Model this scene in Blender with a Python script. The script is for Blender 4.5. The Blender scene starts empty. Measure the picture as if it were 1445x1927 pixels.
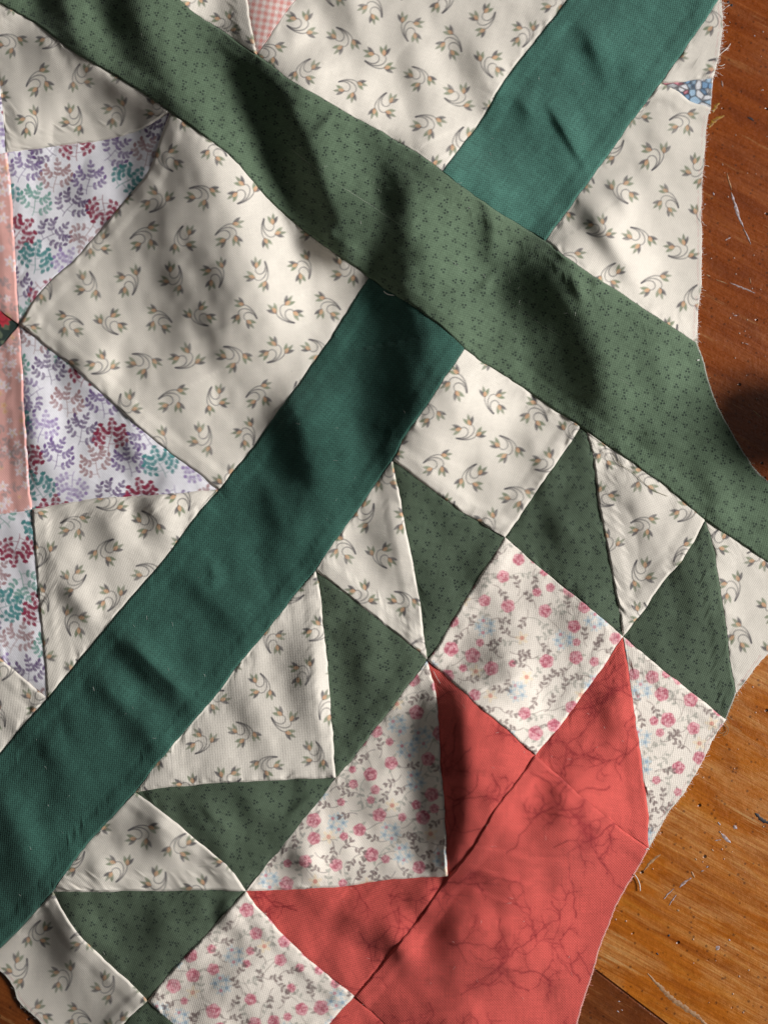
import bpy, math
import numpy as np
from mathutils import Vector, Matrix

rng = np.random.RandomState(7)
SC = bpy.context.scene
COL = SC.collection

# ------------------------------------------------------------------ camera
PW, PH = 1445.0, 1927.0            # the photograph's pixel grid, used as a ruler on the table
MM = 0.000232                      # one ruler unit on the table, in metres
DIST, TILT = 0.50, math.radians(6.0)
cam_d = bpy.data.cameras.new("camera")
cam = bpy.data.objects.new("camera", cam_d)
COL.objects.link(cam)
SC.camera = cam
CAM = np.array([0.0, -DIST * math.sin(TILT), DIST * math.cos(TILT)])
cam.location = CAM
cam.rotation_euler = (TILT, 0, 0)
cam_d.sensor_fit = 'VERTICAL'
cam_d.sensor_height = 36.0
cam_d.lens = 18.0 * DIST / (PH * MM / 2)
cam_d.clip_start, cam_d.clip_end = 0.01, 50
cam_d.dof.use_dof = True
cam_d.dof.focus_distance = DIST - 0.012
cam_d.dof.aperture_fstop = cam_d.lens / 5.0

# ------------------------------------------------------------------ light
w = bpy.data.worlds.new("World")
SC.world = w
w.use_nodes = True
bg = w.node_tree.nodes["Background"]
bg.inputs[0].default_value = (1.0, 0.965, 0.92, 1)
bg.inputs[1].default_value = 0.045


def lamp(name, kind, loc, target, energy, color, **kw):
    d = bpy.data.lights.new(name, kind)
    d.energy = energy
    d.color = color
    for k, v in kw.items():
        setattr(d, k, v)
    o = bpy.data.objects.new(name, d)
    COL.objects.link(o)
    o.location = loc
    o.rotation_euler = (Vector(target) - Vector(loc)).to_track_quat('-Z', 'Y').to_euler()
    return o


SUN_EL, SUN_AZ, SUN_R = math.radians(29), math.radians(6), 3.2
sun_dir = np.array([math.cos(SUN_EL) * math.cos(SUN_AZ), math.cos(SUN_EL) * math.sin(SUN_AZ), math.sin(SUN_EL)])
lamp("window_sun", 'SPOT', tuple(sun_dir * SUN_R), (0, 0, 0), 575.0, (1.0, 0.98, 0.955),
     spot_size=math.radians(40), spot_blend=0.3, shadow_soft_size=0.44)
lamp("window_sky", 'AREA', (1.6, 0.9, 1.5), (0, 0, 0), 3.0, (0.90, 0.95, 1.0), shape='RECTANGLE', size=1.2, size_y=1.4)

SC.view_settings.view_transform = 'Standard'
SC.view_settings.look = 'None'
SC.view_settings.exposure = 0.0
SC.view_settings.gamma = 1.0
SC.render.engine = 'CYCLES'
SC.cycles.max_bounces = 5
SC.cycles.diffuse_bounces = 3


# ------------------------------------------------------------------ helpers
def lin(r, g, b):
    c = np.array([r, g, b], float) / 255.0
    return np.where(c <= 0.04045, c / 12.92, ((c + 0.055) / 1.055) ** 2.4)


_half_h = math.tan(math.atan(18.0 / cam_d.lens))


def table_point(p):
    """ruler coordinates (n,2) -> points on the table plane z = 0"""
    p = np.asarray(p, float)
    nx = (p[..., 0] - PW / 2) / (PH / 2) * _half_h
    ny = -(p[..., 1] - PH / 2) / (PH / 2) * _half_h
    ct, st = math.cos(TILT), math.sin(TILT)
    d = np.stack([nx, ny * ct + st, ny * st - ct], -1)
    t = CAM[2] / -d[..., 2]
    return CAM + d * t[..., None]


def lift(p, h):
    """point of the cloth over ruler position p at height h (metres)"""
    q = table_point(p)
    h = np.asarray(h, float)
    return CAM + (q - CAM) * (1 - h / CAM[2])[..., None]


def value_noise(x, y, seed=0):
    r = np.random.RandomState(seed)
    tab = r.rand(256, 256)
    xi, yi = np.floor(x).astype(int), np.floor(y).astype(int)
    fx, fy = x - xi, y - yi
    fx, fy = fx * fx * fx * (fx * (fx * 6 - 15) + 10), fy * fy * fy * (fy * (fy * 6 - 15) + 10)
    a, b = tab[xi % 256, yi % 256], tab[(xi + 1) % 256, yi % 256]
    c, d = tab[xi % 256, (yi + 1) % 256], tab[(xi + 1) % 256, (yi + 1) % 256]
    return (a * (1 - fx) + b * fx) * (1 - fy) + (c * (1 - fx) + d * fx) * fy - 0.5


def fbm(x, y, seed=0, octaves=4):
    s, a = 0, 1.0
    for k in range(octaves):
        s = s + a * value_noise(x * 2 ** k + 17.3 * k, y * 2 ** k + 5.1 * k, seed + k)
        a *= 0.5
    return s


def smooth(a, b, x):
    t = np.clip((x - a) / (b - a), 0, 1)
    return t * t * (3 - 2 * t)


def curve(pts, step=4.0):
    """centripetal-like Catmull-Rom through pts, resampled evenly"""
    P = np.array(pts, float)
    if len(P) > 2:
        A = np.vstack([2 * P[0] - P[1], P, 2 * P[-1] - P[-2]])
        out = []
        for i in range(len(P) - 1):
            p0, p1, p2, p3 = A[i], A[i + 1], A[i + 2], A[i + 3]
            L = np.linalg.norm(p2 - p1)
            m1 = (p2 - p0) / max(np.linalg.norm(p2 - p1) + np.linalg.norm(p1 - p0), 1e-6) * L
            m2 = (p3 - p1) / max(np.linalg.norm(p3 - p2) + np.linalg.norm(p2 - p1), 1e-6) * L
            t = np.linspace(0, 1, max(3, int(L / step)))[:-1, None]
            out.append((2 * t ** 3 - 3 * t ** 2 + 1) * p1 + (t ** 3 - 2 * t ** 2 + t) * m1 + (-2 * t ** 3 + 3 * t ** 2) * p2 + (t ** 3 - t ** 2) * m2)
        out.append(P[-1:])
        P = np.vstack(out)
    return P


def resample(P, n):
    s = np.concatenate([[0], np.cumsum(np.linalg.norm(np.diff(P, axis=0), axis=1))])
    if s[-1] < 1e-6:
        return np.repeat(P[:1], n, 0)
    t = np.linspace(0, s[-1], n)
    return np.stack([np.interp(t, s, P[:, 0]), np.interp(t, s, P[:, 1])], 1)


def length(P):
    return np.linalg.norm(np.diff(P, axis=0), axis=1).sum()


# ------------------------------------------------------------------ node materials
class NT:
    def __init__(self, name):
        self.m = bpy.data.materials.new(name)
        self.m.use_nodes = True
        self.t = self.m.node_tree
        self.b = self.t.nodes["Principled BSDF"]

    def n(self, kind, **kw):
        o = self.t.nodes.new(kind)
        for k, v in kw.items():
            if isinstance(k, str) and hasattr(o, k):
                setattr(o, k, v)
        return o

    def put(self, sock, v):
        if isinstance(v, bpy.types.NodeSocket):
            self.t.links.new(v, sock)
        elif isinstance(v, (tuple, list, np.ndarray)):
            v = tuple(float(c) for c in v)
            sock.default_value = v if len(v) == len(sock.default_value) else v + (1.0,)
        else:
            sock.default_value = v

    def math(self, op, a, b=0.0, c=0.0, clamp=False):
        o = self.n('ShaderNodeMath', operation=op)
        o.use_clamp = clamp
        self.put(o.inputs[0], a)
        self.put(o.inputs[1], b)
        self.put(o.inputs[2], c)
        return o.outputs[0]

    def mix(self, f, a, b, blend='MIX'):
        o = self.n('ShaderNodeMix', data_type='RGBA', blend_type=blend)
        self.put(o.inputs[0], f)
        self.put(o.inputs[6], a)
        self.put(o.inputs[7], b)
        return o.outputs[2]

    def noise(self, vec, scale, detail=2.0, rough=0.5, dist=0.0):
        o = self.n('ShaderNodeTexNoise')
        self.put(o.inputs['Vector'], vec)
        o.inputs['Scale'].default_value = scale
        o.inputs['Detail'].default_value = detail
        o.inputs['Roughness'].default_value = rough
        o.inputs['Distortion'].default_value = dist
        return o.outputs[0]

    def scale(self, vec, s, rot=0.0, loc=(0, 0, 0)):
        o = self.n('ShaderNodeMapping')
        self.put(o.inputs['Vector'], vec)
        o.inputs['Scale'].default_value = s
        o.inputs['Rotation'].default_value = (0, 0, rot)
        o.inputs['Location'].default_value = loc
        return o.outputs[0]

    def ramp(self, f, stops, interp='LINEAR'):
        o = self.n('ShaderNodeValToRGB')
        self.put(o.inputs[0], f)
        o.color_ramp.interpolation = interp
        els = o.color_ramp.elements
        while len(els) < len(stops):
            els.new(0.5)
        for e, (p, c) in zip(els, stops):
            e.position = p
            e.color = tuple(c) + (1,) if len(c) == 3 else c
        return o.outputs[0]


def cloth_material(name, thread=0.42, depth=0.10, speck=0.16, fuzz=0.10, spec=0.18, sheen=0.12):
    """printed cotton: the dye comes from the mesh's own dye attribute, the weave from nodes"""
    g = NT(name)
    dye = g.n('ShaderNodeAttribute', attribute_name="dye").outputs['Color']
    uv = g.n('ShaderNodeUVMap').outputs[0]                 # millimetres along warp and weft
    wob = g.n('ShaderNodeTexNoise')
    g.put(wob.inputs['Vector'], uv)
    wob.inputs['Scale'].default_value = 0.55
    wob.inputs['Detail'].default_value = 3
    wv = g.n('ShaderNodeVectorMath', operation='MULTIPLY_ADD')
    g.put(wv.inputs[0], wob.outputs['Color'])
    wv.inputs[1].default_value = (0.55, 0.55, 0)
    g.put(wv.inputs[2], uv)
    s = g.n('ShaderNodeSeparateXYZ')
    g.put(s.inputs[0], wv.outputs[0])
    k = math.pi / thread
    a = g.math('SINE', g.math('MULTIPLY', s.outputs[0], k))
    b = g.math('SINE', g.math('MULTIPLY', s.outputs[1], k))
    weave = g.math('MULTIPLY', a, b)                       # over / under of a plain weave
    slub_a = g.noise(g.scale(uv, (0.10, 2.6, 1)), 1.0, 1.0)
    slub_b = g.noise(g.scale(uv, (2.6, 0.10, 1)), 1.0, 1.0)
    slub = g.math('SUBTRACT', g.math('ADD', slub_a, slub_b), 1.0)
    fine = g.math('SUBTRACT', g.noise(uv, 1.5, 2.0, 0.7), 0.5)
    tone = g.math('MULTIPLY_ADD', weave, speck, 1.0)
    tone = g.math('MULTIPLY_ADD', slub, speck * 2.0, tone)
    tone = g.math('MULTIPLY_ADD', fine, fuzz * 3.2, tone)
    vm = g.n('ShaderNodeVectorMath', operation='SCALE')
    g.put(vm.inputs[0], dye)
    g.put(vm.inputs['Scale'], tone)
    g.put(g.b.inputs['Base Color'], vm.outputs[0])
    g.b.inputs['Roughness'].default_value = 0.92
    g.b.inputs['Specular IOR Level'].default_value = spec
    g.b.inputs['Sheen Weight'].default_value = sheen
    g.b.inputs['Sheen Roughness'].default_value = 0.5
    hh = g.math('MULTIPLY_ADD', slub, .5, weave)
    hh = g.math('MULTIPLY_ADD', fine, 2.2, hh)
    bp = g.n('ShaderNodeBump')
    bp.inputs['Strength'].default_value = 0.65
    bp.inputs['Distance'].default_value = depth * 0.001
    g.put(bp.inputs['Height'], hh)
    g.put(g.b.inputs['Normal'], bp.outputs[0])
    return g.m


# ------------------------------------------------------------------ seams and outlines (ruler units)
J1, J2, J3, J4, J4b, J5, J6 = (320, 211), (694, 523), (874, 656), (1092, 804), (1103, 812), (1326, 979), (1540, 1126)
G0, A0, U0, U1, U2, U3, U4 = (-14, -1), (-100, -52), (205, -108), (484, 103), (832, 322), (1026, 453), (1311, 646)
AL, Q, XL, QL1, QL2, Z, ZL = (14, 287), (37, 611), (-100, 312), (-90, 514), (-90, 755), (61, 958), (-95, 982)
M1, W1, WL, TM, TN = (412, 921), (89, 1314), (-100, 1157), (-100, 1531), (-100, 1896)
N1, N2, N3, N4, WK = (739, 866), (594, 1074), (255, 1491), (100, 1678), (-22, 1810)
TG, TR, PG, PHH, Y, RA, RB, RT = (1128, -86), (1408, -86), (616, -84), (450, -88), (1243, 156), (1341, 147), (1337, 203), (1357, -8)
P10, P12, P20, P22, P30, P31, P33, P41, P44 = (950, 1011), (1172, 1198), (804, 1242), (1007, 1421), (632, 1464), (463, 1677), (843, 1649), (278, 1884), (667, 1875)
D2, D3, R3, V1, V2, B1, B2, BX, BK = (1384, 1305), (1365, 1354), (1220, 1596), (1550, 1010), (1540, 1122), (1060, 2015), (800, 2010), (480, 2082), (152, 2025)

E = {
    'gbX': [A0, G0], 'gbA': [G0, (45, 31), (86, 59), (138, 97), (208, 138), (277, 180), J1],
    'gbC': [J1, (374, 249), (426, 287), (462, 324), (511, 381), (584, 443), (653, 492), J2],
    'gbT1': [J2, (743, 556), (812, 601), J3], 'gbK1': [J3, (912, 684), (945, 705), (1000, 742), J4],
    'gb45': [J4, J4b], 'gbK2': [J4b, (1153, 847), (1243, 909), (1298, 955), J5], 'gbK3': [J5, (1445, 1060), J6],
    'gbH': [U0, (339, 0), (367, 24), (415, 55), U1], 'gbG': [U1, (546, 149), (639, 204), (767, 277), U2],
    'gbT2': [U2, (909, 379), (980, 424), U3], 'gbR': [U3, (1070, 487), (1115, 518), (1201, 573), U4],
    'gbF': [U4, (1325, 688), (1345, 752), (1377, 815), (1415, 876), (1447, 908), V1], 'gbEnd': [V1, J6], 'gbStart': [U0, A0],
    'AX': [G0, (0, 156), AL], 'AB': [AL, (80, 279), (138, 272), (221, 258), (270, 242), J1],
    'B1C': [J1, (302, 262), (281, 322), (242, 370), (150, 478), (100, 525), (62, 567), Q],
    'B1L': [AL, (21, 346), (29, 480), (33, 549), Q], 'xA': [XL, A0], 'xS': [AL, XL], 'sq1': [QL1, XL],
    'qS1': [Q, (0, 584), QL1], 'qS2': [Q, (0, 656), QL2], 'q12': [QL1, QL2], 's2l': [QL2, ZL], 'zS2': [Z, (0, 968), ZL],
    'B2L': [Q, (43, 688), (48, 791), (55, 895), Z], 'x3l': [ZL, WL], 'WX': [W1, (45, 1275), (0, 1239), WL],
    'CB2': [Q, (104, 665), (149, 701), (197, 746), (242, 788), (287, 825), (332, 861), M1],
    'B2E': [M1, (311, 930), (187, 938), (128, 946), Z], 'EX': [Z, (71, 1098), (83, 1237), W1], 'fl': [WL, TM],
    't1C': [J2, (667, 563), (629, 625), (584, 691), (542, 748), (490, 822), M1],
    't1E': [M1, (377, 960), (311, 1050), (239, 1133), (170, 1216), W1], 't1F': [W1, (0, 1417), TM],
    't1K1': [J3, (840, 705), (816, 743), (764, 819), N1], 't1K4': [N1, (708, 909), (674, 958), (618, 1035), N2],
    't1K5': [N2, (542, 1136), (490, 1202), (450, 1249), (391, 1327), (311, 1420), N3],
    't1K6': [N3, (208, 1541), (145, 1614), N4], 't1K7': [N4, (45, 1741), (0, 1786), WK], 't1Z': [WK, TN], 't1End': [TN, TM],
    'PGe': [U1, (515, 56), (556, 0), PG], 'PHe': [U1, (465, 0), PHH], 'pTop': [PG, PHH], 'hTop': [PHH, U0], 'gTop': [TG, PG],
    't2G': [U2, (912, 215), (945, 157), (997, 88), (1066, 0), TG], 't2R': [U3, (1111, 336), (1187, 230), Y],
    't2Ra': [Y, (1291, 87), RT], 't2Rt': [RT, TR], 't2Top': [TR, TG],
    'raB': [Y, (1290, 153), RA], 'raF': [RA, (1352, 104), (1358, 50), RT], 'rbT': [Y, (1277, 173), (1296, 189), RB],
    'rbF': [RB, (1331, 225), (1326, 263), (1322, 329), (1319, 398), (1320, 480), (1319, 532), (1313, 594), U4], 'flapF': [RA, RB],
    'K1DG1': [J4, (1063, 847), (1014, 916), (985, 960), P10], 'K1DG3': [P10, (905, 985), (862, 958), (791, 906), N1],
    'DG1K2': [J4b, (1115, 861), (1128, 960), (1146, 1057), (1166, 1154), P12], 'DG1FL1': [P10, (1014, 1067), (1083, 1123), (1132, 1164), P12],
    'K2DG2': [J5, (1291, 1043), (1250, 1091), (1215, 1143), P12], 'DG2K3': [J5, (1343, 1040), (1353, 1098), (1364, 1168), (1376, 1260), D2],
    'dg2F': [D2, D3], 'DG2FL2': [P12, (1239, 1254), (1308, 1308), D3], 'k3F': [D2, (1412, 1268), (1445, 1228), V2], 'k3End': [J6, V2],
    'K4DG3': [N1, (757, 960), (774, 1040), (791, 1143), P20], 'K4DG4': [N2, (646, 1112), (698, 1154), (757, 1202), P20],
    'DG3FL1': [P10, (895, 1096), (854, 1164), (816, 1228), P20], 'FL1RD1': [P12, (1153, 1226), (1111, 1287), (1059, 1359), P22],
    'FL1RD2': [P20, (854, 1285), (895, 1325), (944, 1367), P22],
    'RD1FL2': [P12, (1184, 1285), (1196, 1358), (1206, 1440), (1217, 1509), R3], 'RD1RD4': [P22, (1028, 1440), (1101, 1505), (1170, 1561), R3],
    'fl2F': [D3, (1339, 1396), (1319, 1437), (1291, 1485), (1256, 1530), R3],
    'K5DG4': [N2, (601, 1100), (608, 1168), (618, 1271), (627, 1400), P30], 'K5DG5': [N3, (300, 1484), (381, 1476), (500, 1469), P30],
    'DG4FL3': [P20, (722, 1351), (663, 1428), P30], 'DG5FL3': [P30, (584, 1526), (520, 1606), P31],
    'FL3RD2': [P20, (820, 1306), (829, 1440), (836, 1526), P33], 'FL3RD3': [P31, (566, 1673), (653, 1667), (757, 1653), P33],
    'RD2RD4': [P22, (980, 1459), (940, 1509), (878, 1608), P33], 'RD3RD4': [P33, (774, 1745), (722, 1807), P44],
    'FL4RD3': [P31, (480, 1700), (532, 1757), (594, 1816), P44], 'rd4F': [R3, (1194, 1644), (1166, 1689), (1149, 1734), (1128, 1786), (1115, 1831), (1097, 1883), (1085, 1927), B1],
    'rd4B': [B1, B2], 'RD4RD5': [P44, (722, 1927), B2], 'FL4RD5': [P44, (625, 1921), BX], 'rd5B': [B2, BX], 'FL4DG7': [P41, (325, 1927), BX],
    'K6DG5': [N3, (329, 1546), (374, 1584), (433, 1634), P31], 'K6DG6': [N4, (242, 1677), (346, 1675), P31],
    'FL4DG6': [P31, (381, 1766), (329, 1822), P41], 'K7DG6': [N4, (138, 1745), (194, 1803), (242, 1846), P41],
    'K7DG7': [P41, (239, 1921), BK], 'dg7B': [BX, BK], 'k7F': [BK, (76, 1924), (36, 1885), (26, 1858), (7, 1834), WK],
}
FREE = {'gbF', 'raF', 'rbF', 'flapF', 'dg2F', 'k3F', 'fl2F', 'rd4F', 'k7F', 't1Z', 't2Rt'}
OUT = {'gbEnd', 'gbStart', 'xA', 'sq1', 'q12', 's2l', 'x3l', 'fl', 't1End', 'pTop', 'hTop', 'gTop', 't2Top', 'k3End', 'rd4B', 'rd5B', 'dg7B'}
EID = {k: i for i, k in enumerate(E)}
EC = {}
for k_, v_ in E.items():
    c_ = curve(v_, 3.0)
    if k_ not in OUT and length(c_) > 30:
        c_ = resample(c_, int(length(c_) / 2.5) + 2)
        arc_ = np.concatenate([[0], np.cumsum(np.linalg.norm(np.diff(c_, axis=0), axis=1))])
        T_ = np.gradient(c_, axis=0)
        T_ /= np.linalg.norm(T_, axis=1, keepdims=True)
        amp = smooth(0, 18, arc_) * smooth(0, 18, arc_[-1] - arc_)
        z_ = arc_ * 0 + 3.3 * EID[k_]
        wv_ = 2.4 * value_noise(arc_ / 34, z_, 71) + (1.5 if k_ not in FREE else 1.2) * value_noise(arc_ / (11 if k_ not in FREE else 7), z_ + 50, 73)
        c_ = c_ + np.stack([-T_[:, 1], T_[:, 0]], 1) * (wv_ * amp)[:, None]
    EC[k_] = c_

# patches: key, name, fabric, sides, grain angle (deg), sides where this patch lies on top of the seam, base height bias
PATCHES = [
    ('GB', 'sashing_strip', 'green', ['gbX gbA gbC gbT1 gbK1 gb45 gbK2 gbK3', '-gbEnd -gbF', '-gbR -gbT2 -gbG -gbH', 'gbStart'], 33, '*'),
    ('T1', 'sashing_strip', 'teal', ['gbT1', 't1K1 t1K4 t1K5 t1K6 t1K7 t1Z', 't1End', '-t1F -t1E -t1C'], 40, 't1K1 t1K4 t1K5 t1K6 t1K7 t1C t1E t1F'),
    ('T2', 'sashing_strip', 'teal', ['gbT2', 't2R t2Ra t2Rt', 't2Top', '-t2G'], 36, 't2R t2Ra t2G'),
    ('A', 'sprig_patch', 'cream', ['gbA', '-AB', '-AX'], -12, 'AB'),
    ('X1', 'leaf_print_patch', 'leaf', ['gbX', 'AX', 'xS', 'xA'], 5, ''),
    ('B1', 'leaf_print_patch', 'leaf', ['B1C', '-B1L', 'AB'], 5, ''),
    ('S1', 'blossom_patch', 'salmon', ['B1L', 'qS1', 'sq1', '-xS'], 3, 'B1L'),
    ('X2', 'rose_print_patch', 'dark', ['qS1', 'q12', '-qS2'], 0, ''),
    ('S2', 'blossom_patch', 'salmon', ['B2L', 'zS2', '-s2l', '-qS2'], 3, 'B2L'),
    ('X3', 'leaf_print_patch', 'leaf', ['EX', 'WX', '-x3l', '-zS2'], 10, ''),
    ('F', 'sprig_patch', 'cream', ['t1F', '-fl', '-WX'], 40, 'WX'),
    ('C', 'sprig_patch', 'cream', ['gbC', 't1C', '-CB2', '-B1C'], -8, 'CB2 B1C'),
    ('B2', 'leaf_print_patch', 'leaf', ['CB2', 'B2E', '-B2L'], 5, ''),
    ('E', 'sprig_patch', 'cream', ['t1E', '-EX', '-B2E'], 28, 'EX B2E'),
    ('G', 'sprig_patch', 'cream', ['gbG', 't2G', 'gTop', '-PGe'], 20, ''),
    ('P', 'plaid_patch', 'plaid', ['PGe', 'pTop', '-PHe'], 10, ''),
    ('H', 'sprig_patch', 'cream', ['gbH', 'PHe', 'hTop'], 30, 'PHe'),
    ('Ra', 'sprig_patch', 'cream', ['raB', 'raF', '-t2Ra'], 20, 'raB'),
    ('Rb', 'sprig_patch', 'cream', ['gbR', '-rbF', '-rbT', '-t2R'], 12, 'rbT'),
    ('FP', 'seam_allowance_flap', 'blue', ['raB', 'flapF', '-rbT'], 10, ''),
    ('K1', 'sprig_patch', 'cream', ['gbK1', 'K1DG1', 'K1DG3', '-t1K1'], 18, 'K1DG1 K1DG3'),
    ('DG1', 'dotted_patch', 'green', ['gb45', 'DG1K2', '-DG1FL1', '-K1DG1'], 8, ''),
    ('K2', 'sprig_patch', 'cream', ['gbK2', 'K2DG2', '-DG1K2'], -25, 'K2DG2 DG1K2'),
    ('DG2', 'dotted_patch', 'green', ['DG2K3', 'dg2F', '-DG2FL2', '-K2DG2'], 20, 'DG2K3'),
    ('K3', 'sprig_patch', 'cream', ['gbK3', 'k3End', '-k3F', '-DG2K3'], 15, ''),
    ('K4', 'sprig_patch', 'cream', ['K4DG3', '-K4DG4', '-t1K4'], 5, 'K4DG3 K4DG4'),
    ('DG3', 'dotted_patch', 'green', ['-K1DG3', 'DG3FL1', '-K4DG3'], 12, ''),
    ('FL1', 'rosebud_patch', 'floral', ['DG1FL1', 'FL1RD1', '-FL1RD2', '-DG3FL1'], 38, 'FL1RD1 FL1RD2 DG3FL1'),
    ('RD1', 'veined_patch', 'red', ['RD1FL2', '-RD1RD4', '-FL1RD1'], 10, 'RD1FL2'),
    ('FL2', 'rosebud_patch', 'floral', ['DG2FL2', 'fl2F', '-RD1FL2'], 38, 'DG2FL2'),
    ('K5', 'sprig_patch', 'cream', ['K5DG4', '-K5DG5', '-t1K5'], 48, 'K5DG4 K5DG5'),
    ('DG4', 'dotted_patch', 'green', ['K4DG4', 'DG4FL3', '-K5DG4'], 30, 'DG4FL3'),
    ('FL3', 'rosebud_patch', 'floral', ['FL3RD2', '-FL3RD3', '-DG5FL3 -DG4FL3'], 10, 'FL3RD2 FL3RD3'),
    ('RD2', 'veined_patch', 'red', ['FL1RD2', 'RD2RD4', '-FL3RD2'], 10, ''),
    ('RD3', 'veined_patch', 'red', ['RD3RD4', '-FL4RD3', 'FL3RD3'], 60, ''),
    ('RD4', 'veined_patch', 'red', ['RD1RD4', 'rd4F', 'rd4B -RD4RD5', '-RD3RD4 -RD2RD4'], 0, 'RD1RD4 RD3RD4 RD2RD4'),
    ('RD5', 'veined_patch', 'red', ['RD4RD5', 'rd5B', '-FL4RD5'], 20, ''),
    ('FL4', 'rosebud_patch', 'floral', ['FL4RD3', 'FL4RD5', '-FL4DG7', '-FL4DG6'], 30, 'FL4RD3 FL4RD5 FL4DG6'),
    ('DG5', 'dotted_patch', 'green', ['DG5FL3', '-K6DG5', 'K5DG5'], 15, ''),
    ('K6', 'sprig_patch', 'cream', ['K6DG5', '-K6DG6', '-t1K6'], 12, 'K6DG6 K6DG5'),
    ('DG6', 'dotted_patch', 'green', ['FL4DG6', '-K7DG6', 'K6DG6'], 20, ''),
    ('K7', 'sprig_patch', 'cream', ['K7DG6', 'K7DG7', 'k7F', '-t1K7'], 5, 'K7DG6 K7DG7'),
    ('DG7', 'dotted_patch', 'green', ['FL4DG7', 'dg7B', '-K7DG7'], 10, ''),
]

# ------------------------------------------------------------------ the drape: folds of the cloth on a coarse height grid
GS = 4.0
GX, GY = np.arange(-180, 1660, GS), np.arange(-200, 2200, GS)
gx, gy = np.meshgrid(GX, GY)
HGT = np.zeros_like(gx)


def poly_dist(P, X, Yy):
    """unsigned distance, side (+1 = left when walking down) and arc parameter of the nearest point"""
    best = np.full(X.shape, 1e9)
    side = np.zeros(X.shape)
    par = np.zeros(X.shape)
    L = length(P)
    acc = 0.0
    for a, b in zip(P[:-1], P[1:]):
        d = b - a
        l2 = (d ** 2).sum()
        t = np.clip(((X - a[0]) * d[0] + (Yy - a[1]) * d[1]) / max(l2, 1e-9), 0, 1)
        dx, dy = X - (a[0] + t * d[0]), Yy - (a[1] + t * d[1])
        dd = dx * dx + dy * dy
        m = dd < best
        best = np.where(m, dd, best)
        side = np.where(m, d[0] * dy - d[1] * dx, side)
        par = np.where(m, (acc + t * math.sqrt(l2)) / L, par)
        acc += math.sqrt(l2)
    return np.sqrt(best), side, par


def fold(pts, h, wl, wr, t0=0.22, t1=0.22):
    """a ridge: crest through pts (walked downwards), h millimetres high, wl / wr ruler units wide on its left and right"""
    global HGT
    P = curve(pts, 30.0)
    mw = max(np.max(wl), np.max(wr))
    lo, hi = P.min(0) - 3.2 * mw, P.max(0) + 3.2 * mw
    i0, i1 = np.searchsorted(GX, lo[0]), np.searchsorted(GX, hi[0])
    j0, j1 = np.searchsorted(GY, lo[1]), np.searchsorted(GY, hi[1])
    if i1 <= i0 or j1 <= j0:
        return
    X, Yy = gx[j0:j1, i0:i1], gy[j0:j1, i0:i1]
    d, s, t = poly_dist(P, X, Yy)
    vary = lambda q: np.interp(t, np.linspace(0, 1, len(q)), q) if isinstance(q, (list, tuple)) else q
    wd = np.where(s > 0, vary(wl), vary(wr))
    prof = np.exp(-(d / wd) ** 2)
    t0, t1 = min(.5, t0 * 1.7), min(.5, t1 * 1.7)
    tap = (smooth(0, t0, t) if t0 > 0 else 1.0) * (smooth(0, t1, 1 - t) if t1 > 0 else 1.0)
    HGT[j0:j1, i0:i1] += vary(h) * prof * tap


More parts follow.
